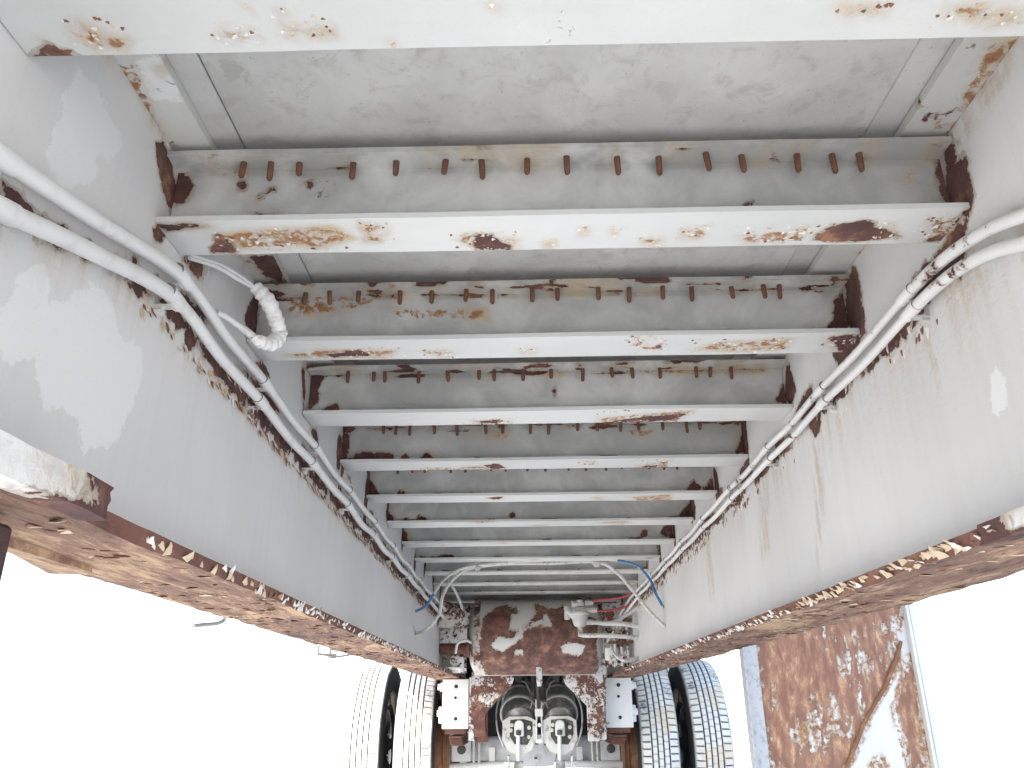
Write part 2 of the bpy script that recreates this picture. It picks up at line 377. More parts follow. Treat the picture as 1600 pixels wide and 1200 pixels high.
# numbers of the frame
WX, Y0, SP, FH, FWD = 0.54, 0.9047, 0.379, 0.115, 0.086
YA, YB = -0.9, 7.6
LF0, LF1 = -0.431, -0.413           # lower flange of the main beams

# ------------------------------------------------------------------ main beams
LW_CH = [[(240, 226), (254, 224), (268, 262), (280, 312), (266, 335), (252, 305)], [(237, 350), (266, 345), (252, 380), (239, 376)],
  [(282, 402), (318, 408), (316, 440), (300, 428)], [(318, 410), (326, 412), (320, 440)], [(186, 392), (196, 392), (194, 402)], [(204, 400), (216, 404), (214, 425), (206, 420)],
  [(383, 498), (397, 455), (405, 470), (402, 535), (390, 532)], [(376, 545), (386, 548), (398, 570), (390, 572)], [(400, 566), (415, 566), (424, 590), (422, 604), (410, 590)], [(370, 572), (384, 575), (424, 618), (440, 640), (428, 648), (405, 622), (385, 590)],
  [(485, 668), (496, 672), (500, 690), (492, 694)], [(540, 740), (548, 744), (550, 758)], [(575, 795), (582, 798), (585, 812)], [(472, 575), (478, 575), (478, 620), (474, 640)],
  [(276, 440), (296, 462), (330, 500), (322, 505), (280, 462)], [(0, 282), (20, 290), (50, 318), (82, 345), (70, 350), (30, 330), (0, 312)]]
LW_ST = [[(0, 360), (60, 375), (140, 400), (230, 455), (275, 500), (265, 470), (200, 420), (90, 360), (0, 330)], [(278, 395), (335, 400), (330, 440), (300, 450)]]
LW_PA = [[(115, 105), (150, 130), (180, 200), (190, 235), (150, 240), (148, 290), (90, 300), (80, 250), (95, 170)], [(60, 480), (150, 440), (190, 520), (222, 540), (225, 600), (200, 650), (180, 690), (130, 710), (120, 660), (60, 640), (50, 560), (0, 560), (0, 470)], [(30, 430), (75, 420), (85, 470), (30, 480)]]
RW_CH = [[(1476, 238), (1490, 215), (1497, 250), (1508, 240), (1527, 315), (1512, 345), (1510, 402), (1440, 470), (1425, 442), (1465, 395), (1504, 340), (1482, 320)],
  [(1318, 440), (1336, 413), (1345, 440), (1354, 517), (1330, 560), (1310, 568), (1302, 552), (1342, 522), (1325, 510)], [(1410, 470), (1430, 450), (1446, 486), (1430, 500)],
  [(1228, 572), (1234, 566), (1243, 612), (1236, 634), (1226, 622)], [(1258, 615), (1268, 600), (1280, 640), (1262, 660), (1240, 650)], [(1264, 660), (1285, 655), (1282, 680), (1276, 682)], [(1310, 555), (1322, 552), (1326, 565), (1312, 580)],
  [(1158, 658), (1165, 658), (1171, 700), (1166, 712), (1158, 700)], [(1155, 735), (1168, 722), (1180, 740), (1160, 765)], [(1112, 730), (1118, 732), (1122, 760), (1116, 768)], [(1120, 765), (1130, 762), (1124, 785)], [(1078, 780), (1086, 790), (1086, 812), (1080, 810)],
  [(1210, 690), (1236, 680), (1240, 700), (1220, 712)], [(1100, 812), (1118, 800), (1122, 815), (1104, 830)]]
RW_ST = [[(1405, 495), (1450, 470), (1470, 560), (1480, 640), (1450, 560)], [(1270, 660), (1290, 660), (1290, 800), (1280, 900), (1275, 760)], [(1180, 730), (1200, 720), (1205, 860), (1190, 880)], [(1490, 215), (1600, 60), (1600, 85), (1500, 235)], [(1590, 395), (1600, 390), (1600, 420), (1575, 410)], [(1100, 840), (1112, 830), (1116, 930), (1108, 940)]]
RW_PA = [[(1560, 572), (1576, 590), (1570, 632), (1552, 642), (1552, 600)]]

# centre lines of the conduits along the webs (y, z)
def cpath(px, x): return [(on(p, 0, x)[1], on(p, 0, x)[2]) for p in px]
PL1 = cpath([(-60, 205), (0, 245), (140, 338), (285, 434)], -0.516)
PL2 = cpath([(-60, 295), (0, 327), (140, 392), (272, 466)], -0.516)
PR1 = cpath([(1650, 318), (1600, 336), (1540, 361), (1475, 405), (1416, 462)], 0.518)
PR2 = cpath([(1650, 366), (1600, 380), (1540, 398), (1480, 434), (1424, 486)], 0.518)
def extend(P, dz, z_end, y_end, sag, step_=SP/1.0, seed=1):
    r_ = random.Random(seed); y, z = P[-1]; out = list(P); ys = y; zs = z
    n = int((y_end-y)/step_)
    for i in range(1, n+1):
        tt = i/n; zz = zs+(z_end-zs)*tt
        out.append((ys+step_*(i-0.5), zz-sag*r_.uniform(0.3, 1.3)+(zs-zz)*0.0)); out.append((ys+step_*i, zz+r_.uniform(-.001, .001)))
    return out
QL1 = extend(PL1, 0, -0.085, 4.35, 0.006, seed=3); QL2 = extend(PL2, 0, -0.125, 4.30, 0.007, seed=4)
QR1 = extend(PR1, 0, -0.055, 4.5, 0.004, seed=5); QR2 = extend(PR2, 0, -0.083, 4.45, 0.004, seed=6)

def make_beam(sgn):
    s = sgn; xin, xout = s*WX, s*(WX+0.010)
    def warp(p):
        x, y, z = p
        dent = 0.0035*fbm(y*1.3+s*9, z*1.8, 3.3, 3)
        return (x+dent, y, z)
    mb = gridbox(min(xin, xout), max(xin, xout), YA, YB, LF1-0.002, FH+0.012, 0.02, 0.0125, 0.0125, warp)
    web = mb.build('main_beam', M_web, T)
    co, chip, st, pa = wear(web, [(0, xin, 0.008, LW_CH if s < 0 else RW_CH, LW_ST if s < 0 else RW_ST, LW_PA if s < 0 else RW_PA)])
    # peeling band along the conduits, drips below it
    q = np.array(QL2 if s < 0 else QR2); zl = np.interp(co[:, 1], q[:, 0], q[:, 1]); q1 = np.array(QL1 if s < 0 else QR1); zu = np.interp(co[:, 1], q1[:, 0], q1[:, 1])
    st *= 0.62
    ys = co[:, 1]; n1 = np.array([fbm(y*7+s*3, s*5.0, 0, 4) for y in np.linspace(YA, YB, 900)]); n1 = np.interp(ys, np.linspace(YA, YB, 900), n1)
    n2 = np.array([fbm(y*38+s*3, s*2.0, 4, 4) for y in np.linspace(YA, YB, 3600)]); n2 = np.interp(ys, np.linspace(YA, YB, 3600), n2)
    half = (0.003+0.013*n1+0.014*n2) if s < 0 else (-0.002+0.018*n1+0.014*n2)
    half = half+np.clip((ys-2.2)*0.006, 0, 0.02)-(np.clip((1.15-ys)*0.12, 0, 0.05) if s > 0 else np.clip((1.0-ys)*0.03, 0, 0.01))
    mid = (zl+zu)/2-(0.008 if s < 0 else 0.006); wd = (zu-zl)/2+half
    n3 = np.array([fbm(p[1]*16, p[2]*30, s*3, 3) for p in co])
    band = np.where(ys < 4.6, np.clip((wd-np.abs(co[:, 2]-mid))/0.009, -3, 0.55)-np.clip(0.62-0.25*ys, 0.05, 0.6)*np.clip(n3*3+0.35, 0, 1.6), -3)
    chip = np.maximum(chip, band)
    below = (mid-wd)-co[:, 2]
    drip = np.clip(0.55+0.9*n2+0.4*n1, 0, 1)*np.exp(-np.clip(below, 0, 9)/(0.02 if s < 0 else 0.05))*(below > -0.02)
    st = np.maximum(st, np.clip(drip, 0, 0.7 if s < 0 else 0.5)*(ys < 5))
    # end corners where each cross member is welded on
    for i in range(3, 13):
        yy = Y0+i*SP; rr = random.Random(i*7+int(s)); 
        for k in range(4):
            cy_, cz_ = yy+rr.uniform(-0.01, 0.05), rr.uniform(-0.04, FH); r2 = rr.uniform(0.008, 0.028)
            chip = np.maximum(chip, np.clip((r2-np.hypot(co[:, 1]-cy_, (co[:, 2]-cz_)*0.55))/0.012, -3, 1))
    st = np.maximum(st, np.clip((co[:, 2]-(FH-0.012))/0.02, 0, 1)*np.clip(0.6+n2*1.2, 0, 1))
    # near the lower flange rust creeps up
    chip = np.maximum(chip, np.clip((LF1+0.004+0.010*n2-co[:, 2])/0.01, -3, 1))
    setwear(web, chip, st, pa)
    # lower flange: scaled rust, real relief underneath
    xi, xo = s*0.480, s*0.655
    def warp2(p):
        x, y, z = p
        n = fbm(x*14, y*5+s*4, 1.0, 4); n2 = fbm(x*45, y*16, 5.0, 3)
        if z < LF0+0.001: z += -0.0035*max(n, -0.6)-0.0022*abs(n2)
        e = 0.0018*n2 if abs(x-xi) < 0.001 or abs(x-xo) < 0.001 else 0
        return (x+e, y, z)
    lf = gridbox(min(xi, xo), max(xi, xo), YA, YB, LF0, LF1, 0.007, 0.011, 0.006, warp2)
    # inner edge in dark bare rust, underside in scale
    mi = []
    for f in lf.f:
        c = np.mean([lf.v[i] for i in f], 0); mi.append(1 if abs(c[0]-xi) < 0.003 else 0)
    lf.mi = mi
    lf.build('lower_flange', [M_under, M_edge], web)
    # upper flange, its underside is the pale strip beside the deck boards
    xa, xb = s*(WX-0.0005), (on((335, 240), 2, FH+0.0125)[0] if s < 0 else on((1405, 215), 2, FH+0.0125)[0])
    uf = gridbox(min(s*0.62, xb), max(s*0.62, xb), YA, YB, FH+0.0125, FH+0.026, 0.008, 0.01, 0.02)
    o = uf.build('upper_flange', M_strip, web)
    ch = [[(392, 402), (432, 400), (442, 432), (438, 442), (415, 430)]] if s < 0 else [[(1340, 395), (1350, 390), (1345, 410)]]
    sts = [[(172, 95), (215, 95), (262, 210), (270, 240), (250, 225)], [(240, 100), (262, 100), (262, 115), (245, 118)], [(370, 400), (455, 398), (460, 445), (420, 445)]] if s < 0 else [[(1540, 60), (1600, 55), (1570, 130), (1500, 205), (1490, 215), (1470, 215)], [(1450, 190), (1480, 170), (1490, 215), (1455, 215)]]
    co, chip, st, pa = wear(o, [(2, FH+0.0125, 0.002, ch, sts, [[(215, 95), (255, 95), (290, 160), (240, 150)]] if s < 0 else [])])
    for i in range(2, 12):
        rr = random.Random(i*3+int(s)+40)
        for k in range(3):
            cy_, cx_ = Y0+i*SP-rr.uniform(0.0, 0.2), s*rr.uniform(0.47, 0.54); r2 = rr.uniform(0.01, 0.03)
            chip = np.maximum(chip, np.clip((r2-np.hypot(co[:, 1]-cy_, co[:, 0]-cx_))/0.012, -3, 1))
    setwear(o, chip, st, pa)
    return web
beamL, beamR = make_beam(-1), make_beam(1)
beamL['label'] = 'left main beam with a long rusty lower flange'; beamR['label'] = 'right main beam, smoother grey web with drip stains'

# torn paint and scale standing off the steel
def flake(mb, p, d, up, L, Wd, curl, m=0, jag=0.3):
    """a curled petal: base at p, growing along d, width along up"""
    p, d, up = Vector(p), Vector(d).normalized(), Vector(up).normalized(); nrm = d.cross(up).normalized(); k = 4
    vs = []; 
    for i in range(k+1):
        t_ = i/k; a = curl*t_; w_ = Wd*(1-t_**1.6)*0.5+0.0006
        c = p+d*(L*math.sin(a)/max(curl, 1e-3) if curl > 0.01 else L*t_)+nrm*(L*(1-math.cos(a))/max(curl, 1e-3))
        j = random.uniform(-jag, jag)*Wd*0.5*t_
        vs += [c-up*(w_-j), c+up*(w_+j)]
    off = nrm*0.0008; n = len(vs); vs += [v_+off for v_ in vs]; fs = []
    for i in range(k):
        a = 2*i; fs += [(a, a+1, a+3, a+2), (n+a, n+a+2, n+a+3, n+a+1), (a, a+2, n+a+2, n+a), (a+1, n+a+1, n+a+3, a+3)]
    fs += [(0, n, n+1, 1), (n-2, n-1, 2*n-1, 2*n-2)]
    mb.add(vs, fs, m)
def edge_flakes(beam, s):
    mb = MB(); rr = random
    y = 0.9
    while y < 4.6:
        u = fbm(y*2.2, s*7.0, 0, 2)
        big = (0.92 < y < 1.34) if s < 0 else (0.97 < y < 1.62)
        dens = 0.0085 if big else 0.0075
        y += rr.uniform(0.5, 1.5)*dens*(1+0.3*(y > 3))
        if s < 0 and 1.34 < y < 1.5 and rr.random() < 0.7: continue
        if y > 3.2 and rr.random() < 0.6: continue
        if (u < -0.2 and rr.random() < 0.6): continue
        L = rr.uniform(0.007, 0.017) if big else rr.uniform(0.005, 0.014); Wd = L*rr.uniform(0.7, 1.7)
        m_ = (0 if rr.random() < 0.8 else 1) if big else (1 if rr.random() < 0.75 else 2)
        zb = LF0+rr.uniform(-0.002, 0.010); 
        d = (-s*rr.uniform(0.25, 0.8), rr.uniform(-0.5, 0.2), rr.uniform(0.35, 1.0))
        flake(mb, (s*0.4795, y, zb), d, (0, 1, rr.uniform(-.3, .3)), L, Wd, rr.uniform(0.2, 1.3), m_)
    # scale hanging off the underside
    for k in range(520):
        y = rr.uniform(0.75, 5.0); x = s*rr.uniform(0.485, 0.65); L = rr.uniform(0.005, 0.019)
        flake(mb, (x, y, LF0-0.0005), (rr.uniform(-.5, .5), rr.uniform(-1, -.5), rr.uniform(-.22, -.02)), (1, rr.uniform(-.3, .3), 0), L, L*rr.uniform(0.6, 1.6), rr.uniform(0.0, 0.35), rr.choice([0, 2, 2, 3]))
    o = mb.build('paint_flakes', [M_flake_y, M_flake_w, M_flake_r, M_under], beam); tag(o, kind='stuff')
    # along the conduits
    mb = MB(); q = np.array(QL2 if s < 0 else QR2); q1 = np.array(QL1 if s < 0 else QR1)
    for k in range(950 if s < 0 else 700):
        y = (0.9 if s < 0 else 1.0)+3.5*(rr.random()**0.85); lo = rr.random() < 0.72
        z = np.interp(y, q[:, 0], q[:, 1])-rr.uniform(0.012, 0.026) if lo else np.interp(y, q1[:, 0], q1[:, 1])-rr.uniform(0.012, 0.03)
        if s > 0 and fbm(y*5, 3, 1, 2) < 0.0 and y < 2.6: continue
        L = rr.uniform(0.006, 0.015)*(1+0.15*y)
        flake(mb, (s*(WX-0.0005), y, z), (-s*rr.uniform(0.06, 0.35), rr.uniform(-.3, .3), -1), (0, 1, 0), L, L*rr.uniform(0.3, 0.7), rr.uniform(0, 0.9), rr.choice([2, 2, 0, 1] if s < 0 else [2, 1, 1, 2]))
    o = mb.build('paint_flakes', [M_flake_y, M_flake_w, M_flake_r, M_under], beam); tag(o, kind='stuff')
edge_flakes(beamL, -1); edge_flakes(beamR, 1)

# thicker white reinforcement on the near end of each lower flange
for s, yend, beam in ((-1, on((133, 790), 0, -0.474)[1], beamL), (1, on((1530, 818), 0, 0.476)[1], beamR)):
    def wp(p, s=s):
        x, y, z = p; return (x+0.002*fbm(y*5, z*20, s, 3), y+(0.012*fbm(z*60, x*40, 2, 2) if y > yend-0.01 else 0), z+0.0018*fbm(y*9, x*20, 5, 3))
    a, c = sorted((s*0.4785, s*(0.450 if s < 0 else 0.4725)))
    mb = gridbox(a, c, YA, yend, LF0-0.004, LF1+(0.010 if s < 0 else 0.002), 0.006, 0.012, 0.006, wp)
    o = mb.build('reinforcing_strip', M_cross, beam, smooth=True)
    co, chip, st, pa = wear(o, [])
    st = np.clip((co[:, 1]-(yend-0.25))/0.25, 0, 0.85); chip = np.clip((co[:, 1]-(yend-0.10))/0.05-0.9+(co[:, 2] < LF0)*1.0, -3, 0.8)
    setwear(o, chip, st, np.ones(len(st))*0.7)

# ------------------------------------------------------------------ cross members and their screws
XS = [on((x, 268), 1, Y0+0.02)[0] for x in (380, 422, 466, 550, 618, 696, 752, 824, 886, 966, 1032, 1105, 1163, 1251, 1307, 1350)]
CF = {0: ([[(48, 92), (60, 72), (76, 68), (112, 82), (114, 94)], [(126, 92), (140, 86), (152, 92)]],
          [[(105, 45), (125, 28), (160, 50), (205, 60), (208, 82), (150, 78), (110, 60)], [(330, 60), (350, 40), (400, 45), (415, 60), (380, 72)], [(440, 22), (450, 40), (520, 40), (530, 60), (440, 60)], [(378, 5), (392, 5), (390, 18)], [(430, 14), (444, 14), (444, 28)], [(762, 5), (776, 5), (776, 18)], [(608, 66), (618, 66), (616, 76)], [(1310, 8), (1330, 10), (1395, 5), (1385, 22), (1320, 22)], [(1470, 12), (1520, 5), (1600, 18), (1600, 34), (1550, 42), (1480, 26)]]),
      1: ([[(738, 368), (768, 362), (784, 376), (800, 382), (798, 390), (745, 391)], [(1268, 376), (1300, 352), (1350, 345), (1384, 360), (1402, 370), (1345, 378)], [(326, 388), (340, 366), (364, 380), (370, 394), (330, 397)], [(1478, 360), (1512, 324), (1522, 330), (1500, 378), (1440, 379)], [(238, 350), (300, 348), (330, 352), (260, 362)]],
          [[(330, 366), (380, 358), (520, 350), (560, 372), (500, 390), (350, 392)], [(560, 345), (610, 350), (600, 378), (570, 380)], [(704, 372), (735, 362), (810, 372), (800, 392), (740, 392)], [(848, 378), (868, 374), (865, 390), (850, 390)], [(905, 355), (920, 355), (918, 368), (906, 368)], [(952, 356), (976, 354), (974, 368), (955, 368)], [(1000, 372), (1035, 368), (1030, 384), (1002, 384)], [(1060, 358), (1110, 352), (1104, 374), (1066, 374)], [(1150, 368), (1270, 352), (1262, 380), (1160, 382)], [(1380, 348), (1400, 348), (1400, 372), (1385, 370)], [(1440, 348), (1500, 335), (1500, 366), (1450, 370)]]),
      2: ([[(505, 553), (560, 548), (580, 556), (520, 558)], [(1290, 528), (1336, 520), (1338, 545), (1312, 550)], [(1020, 540), (1035, 536), (1034, 546)]],
          [[(440, 554), (500, 545), (630, 546), (600, 560), (470, 560)], [(655, 548), (690, 546), (720, 552), (690, 558)], [(812, 545), (840, 543), (838, 554), (815, 552)], [(975, 540), (1000, 524), (1040, 545), (1020, 550)], [(1070, 548), (1120, 532), (1240, 528), (1230, 548), (1150, 550)], [(1285, 540), (1335, 526), (1335, 545)]]),
      3: ([[(960, 658), (1010, 650), (1075, 645), (1060, 655), (990, 660)], [(740, 658), (780, 655), (775, 662)]], [[(720, 662), (800, 652), (800, 664)], [(930, 652), (1090, 640), (1060, 660), (940, 662)]]),
      4: ([[(755, 728), (775, 724), (790, 731), (770, 733)], [(1000, 730), (1030, 726), (1020, 734)]], [[(640, 734), (750, 728), (800, 730), (730, 738)], [(905, 720), (930, 718), (928, 728)], [(990, 728), (1050, 718), (1040, 734)]]),
      5: ([[(760, 778), (785, 776), (778, 781)]], [[(980, 776), (1050, 772), (1050, 783), (990, 784)], [(920, 778), (940, 776), (940, 782)]])}
CW = {1: ([[(250, 240), (258, 268), (284, 267), (302, 285), (296, 308), (276, 320), (250, 320)], [(372, 284), (386, 286), (386, 298), (374, 300)], [(402, 302), (414, 305), (412, 312), (402, 312)], [(478, 286), (488, 284), (489, 292), (480, 293)], [(400, 345), (404, 335), (430, 338), (430, 348)], [(298, 346), (312, 336), (332, 346)], [(264, 268), (292, 266), (290, 273)], [(418, 294), (430, 296), (428, 302)],
           [(1466, 258), (1492, 222), (1510, 260), (1508, 322), (1484, 322), (1470, 300)], [(1440, 318), (1446, 314), (1448, 322)]], [[(340, 256), (480, 258), (470, 268), (350, 270)], [(1408, 265), (1432, 265), (1428, 292), (1410, 285)], [(1450, 290), (1466, 300), (1466, 318), (1450, 316)]]),
      2: ([[(1280, 516), (1298, 496), (1304, 470), (1322, 448), (1330, 520)], [(1266, 516), (1272, 512), (1275, 518)], [(388, 500), (405, 455), (408, 470), (396, 532)]], [[(395, 456), (600, 460), (580, 480), (480, 500), (420, 480)], [(600, 480), (760, 480), (770, 505), (620, 500)]]),
      3: ([[(474, 585), (482, 640), (498, 628), (502, 600), (510, 590), (548, 586), (548, 576), (478, 572)], [(496, 646), (512, 634), (528, 628), (530, 638), (520, 646)], [(545, 645), (550, 637), (560, 645)], [(1212, 628), (1222, 600), (1232, 578), (1240, 634)], [(862, 612), (868, 606), (872, 616), (868, 622)]], [[(560, 575), (1200, 570), (1200, 585), (560, 590)], [(1208, 590), (1222, 575), (1224, 610)]]),
      4: ([[(530, 675), (545, 678), (545, 720), (534, 720)], [(548, 721), (556, 709), (608, 707), (617, 716), (600, 722)], [(622, 720), (634, 708), (641, 716), (638, 722)], [(652, 720), (666, 706), (680, 716), (676, 720)], [(1150, 708), (1156, 690), (1168, 662), (1172, 708)]], [[(720, 680), (800, 675), (790, 690)], [(950, 668), (1030, 668), (1010, 690)], [(1144, 680), (1156, 670), (1156, 700)]]),
      5: ([[(573, 742), (582, 756), (592, 772), (590, 778), (574, 776)], [(620, 776), (624, 765), (634, 768), (634, 776)], [(1072, 768), (1082, 750), (1100, 764), (1120, 735), (1122, 768)], [(730, 775), (736, 768), (742, 775)]], [[(760, 740), (800, 742), (790, 748)]]),
      6: ([[(603, 790), (612, 804), (616, 818), (604, 820)], [(624, 818), (632, 806), (642, 814), (642, 818)], [(642, 818), (656, 803), (668, 812), (668, 818)], [(792, 806), (800, 799), (806, 803), (802, 811)], [(1056, 810), (1074, 790), (1078, 782), (1086, 812)]], []),
      7: ([[(628, 830), (636, 832), (636, 852), (629, 852)], [(1000, 838), (1004, 828), (1012, 829), (1010, 840)], [(1030, 836), (1036, 822), (1056, 820), (1057, 840)]], []),
      8: ([[(650, 877), (658, 868), (668, 870), (676, 878)], [(678, 878), (690, 866), (706, 868), (718, 877)], [(1026, 850), (1034, 852), (1034, 872), (1028, 868)]], [])}
CF[0] = CF[0]
screw0 = None
def make_screw():
    mb = MB(); L = 0.030
    prof = [(0, .0045)]
    for k in range(7): prof += [(0.05+k*0.115, .0047), (0.105+k*0.115, .0039)]
    prof += [(0.9, .0042), (1, .0022)]
    mb.lathe((0, 0, -ZG), (0, 0, -ZG-L), prof, 9)
    return mb
for i in range(0, 14):
    yy = Y0+(i-1)*SP; mb = MB()
    t_ = 0.008; yw = yy+FWD/2-0.004; rx = 0.008 if i < 5 else 0.012; ry = rx*0.85; e = WX-0.0015
    def wf(p, i=i):
        x, y, z = p; return (x, y+0.0012*fbm(x*3, i*2.0, 0, 2), z+0.0016*fbm(x*2.3, y*9+i, 0, 3))
    a = gridbox(-e, e, yy, yy+FWD, 0, t_, rx, ry, 0.01, wf); c = gridbox(-e, e, yw, yw+0.007, t_-0.001, FH-t_+0.001, rx, 0.01, ry, wf)
    d = gridbox(-e, e, yy, yy+FWD, FH-t_, FH, rx, ry, 0.01, wf)
    for q in (a, c, d): mb.add(q.v, q.f)
    o = mb.build('cross_member', M_cross, T)
    cw, sw = CW.get(i, ([], [])); cf, sf = CF.get(i, ([], []))
    co, chip, st, pa = wear(o, [(1, yw, 0.003, cw, sw, []), (2, 0.0, 0.0035, cf, sf, [])])
    n2 = np.array([fbm(x*14+i*5, i*3.0, 0, 4) for x in np.linspace(-.55, .55, 500)]); n2 = np.interp(co[:, 0], np.linspace(-.55, .55, 500), n2)
    # thin bleeding line where web meets flanges, rust under the top flange
    zt = np.abs(co[:, 2]-t_) < 0.006
    chip = np.maximum(chip, np.where((co[:, 1] < yw+0.001) & (co[:, 1] > yy+0.03) & (co[:, 2] < 0.025) & (co[:, 2] > 0.004), np.clip(-0.9+3.0*n2+(0.018-co[:, 2])*35, -3, 0.7), -3))
    top = co[:, 2] > FH-t_-0.012
    st = np.maximum(st, np.where(top, np.clip(0.25+1.3*n2+(0.3 if i in (2, 3) else 0), 0, 0.8), 0))
    n4 = np.array([fbm(p[0]*11+i*3, p[1]*50, p[2]*50+i, 4) for p in co])
    chip = np.maximum(chip, np.where(top, np.clip(-1.1+1.8*n2+3.0*n4-1.2*(i < 2), -3, 0.9), -3))
    if i > 5:
        rr = random.Random(i)
        for k in range(5):
            cx, cy_, r2 = rr.uniform(-.45, .5), yy+rr.uniform(0.01, 0.08), rr.uniform(0.006, 0.02)
            g_ = np.clip((r2-np.hypot((co[:, 0]-cx)*0.35, co[:, 1]-cy_))/0.012, -3, 1)*(co[:, 2] < 0.004)
            st = np.maximum(st, np.where(co[:, 2] < 0.004, np.clip(g_+0.6, 0, 1), 0))
    if i >= 9: st = np.maximum(st, np.where((co[:, 2] < 0.004) & (co[:, 0] > -0.1), np.clip(0.3+1.5*n2, 0, 0.9), 0))
    pa = np.where(co[:, 2] > t_+0.0035, -0.9-0.5*(co[:, 2] > FH-t_-0.01), pa)  # webs and top flanges mixed to a darker grey, most at the top
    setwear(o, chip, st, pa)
    # curled flakes under the worst spots
    fm = MB(); rr = random.Random(50+i)
    for pp in sf if i < 5 else []:
        P = np.array([on(p, 2, 0.0) for p in pp]); lo, hi = P.min(0), P.max(0); area = (hi[0]-lo[0])*(hi[1]-lo[1])
        for k in range(int(min(40, 3+area*8000))):
            q = (rr.uniform(lo[0], hi[0]), min(yy+FWD-.004, max(yy+.004, rr.uniform(lo[1], hi[1]))), -0.0002); L = rr.uniform(0.002, 0.0055 if i else 0.004)
            an = rr.uniform(0, 6.28); flake(fm, q, (math.cos(an), math.sin(an), -rr.uniform(0.1, 0.5)), (-math.sin(an), math.cos(an), 0), L, L*rr.uniform(0.6, 1.3), rr.uniform(0, 0.6), rr.choice([0, 0, 1, 1, 2]))
    if fm.v: tag(fm.build('paint_flakes', [M_flake_y, M_flake_w, M_flake_r], o), kind='stuff')
    if i < 10:
        for k, x in enumerate(XS):
            if i != 1: x += rr.uniform(-0.012, 0.012)
            if screw0 is None:
                so_ = make_screw().build('screw', M_screw, o, smooth=True); screw0 = so_
            else:
                so_ = screw0.copy(); COL.objects.link(so_); so_.parent = o
            so_.location = (x, yy+0.021+rr.uniform(-.004, .004), ZG+FH-t_+0.001); so_.rotation_euler = (rr.uniform(-.07, .07), rr.uniform(-.09, .09), rr.uniform(0, 6))
            so_.scale = (1, 1, rr.uniform(0.75, 1.05))

# ------------------------------------------------------------------ deck boards
zf = FH+0.0265
lx = on((348, 165), 2, zf)[0]; rx_ = on((1396, 135), 2, zf)[0]
def board(x0, x1, mat, y0=YA, y1=YB, dz=0):
    mb = MB(); mb.box(x0, x1, y0, y1, zf+dz, zf+dz+0.028, bev=0.0015); return mb.build('deck_board', mat, T)
board(-0.4995, lx-0.0015, M_floor2, dz=0.002); board(lx+0.0015, rx_-0.001, M_floor); board(rx_+0.001, 0.4995, M_floor2, dz=0.003)
for k in range(3):
    for s in (-1, 1):
        a, c = sorted((s*((0.625 if k else 0.501)+0.2*k), s*(0.8235+0.2*k))); board(a, c, M_floor2, dz=0.001)
# a cover strip of the right edge board as in the photograph
# side rails of the deck
for s in (-1, 1):
    a, c = sorted((s*1.2215, s*1.25)); mb = MB(); mb.box(a, c, YA, YB, 0.02, 0.175, bev=0.003); mb.build('side_rail', M_white, T)
for i in range(0, 19, 2):
    for s in (-1, 1):
        yy = Y0+(i-1)*SP; a, c = sorted((s*(WX+0.012), s*1.224)); mb = MB()
        mb.prism([(a, FH+0.0005 if s < 0 else -0.08), (a, FH+0.012), (c, FH+0.012), (c, -0.08 if s < 0 else FH)] if False else ([(c, -0.02), (c, FH+0.012), (a, FH+0.012), (a, 0.05)] if s < 0 else [(a, -0.02), (a, FH+0.012), (c, FH+0.012), (c, 0.05)]), 1, yy+0.03, yy+0.037)
        mb.build('outrigger', M_white, T)

# ------------------------------------------------------------------ conduits
M_pipe2 = painted('peeling_conduit_paint', paint=(0.72, 0.71, 0.69), dull=(0.62, 0.61, 0.59), specks=0.60, attrs=False)
def conduit(name, Q, x, r, label, rings, extra=None):
    pts = [(x, y, z) for y, z in Q]; sp = spline(pts, 8)
    if extra: sp = sp+spline([sp[-1]]+[Vector(e) for e in extra], 8)[1:]
    y1 = rings[0][0][0] if x > 0 else rings[1][0][0]; r2 = r*(0.80 if x > 0 else 0.87)
    rad = lambda y: r if y < y1 else r2
    mb = MB(); mb.tube(sp, r, 14, rf=lambda u: rad(sp[round(u*(len(sp)-1))].y))
    o = mb.build(name, M_pipe if x < 0 else M_pipe2, None, smooth=True, loc=(x, Q[0][0], 0)); tag(o, label, 'conduit', 'conduits clipped along the main beams')
    k0 = 0
    r_all = r
    for (y, z), (ya, za) in rings:
        r = r_all if y < y1-0.01 else (r_all+r2)/2 if y < y1+0.01 else r2
        d = Vector((0, ya-y, za-z)).normalized(); c = Vector((x, y, z))
        mb = MB(); mb.lathe(c-d*0.020, c+d*0.020, [(0, r-.0005), (0.04, r+0.0018), (0.5, r+0.0022), (0.96, r+0.0016), (1, r)], 14)
        mb.lathe(c-d*0.0225, c-d*0.0200, [(0, r+0.0004), (0.5, r+0.0020), (1, r+0.0004)], 14, m=1)
        mb.build('coupling', [M_pipe, M_ring], o, smooth=True)
        if k0 % 1 == 0:
            s = 1 if x > 0 else -1
            mb = MB(); mb.box(min(s*(WX-0.0005), x), max(s*(WX-0.0005), x), y-0.006, y+0.006, z-r-0.005, z-r-0.002)
            mb.cyl((s*(WX-.012), y, z-r-0.010), (s*WX, y, z-r-0.010), 0.006, 6); mb.build('clip', M_valve, o)
        k0 += 1
    return o
def ring_at(Q, start):
    q = np.array(Q); out = []
    for i in range(14):
        y = start+i*SP
        if y > q[-1, 0]-0.1: break
        out.append(((y, float(np.interp(y, q[:, 0], q[:, 1]))), (y+0.02, float(np.interp(y+0.02, q[:, 0], q[:, 1])))))
    return out
yl1, yl2, yr1, yr2 = PL1[-1][0], PL2[-1][0], PR1[-1][0], PR2[-1][0]
xl, xr = -0.516, 0.518
near = lambda Q, px, x: [((Q[1][0], Q[1][1]), (Q[2][0], Q[2][1]))]
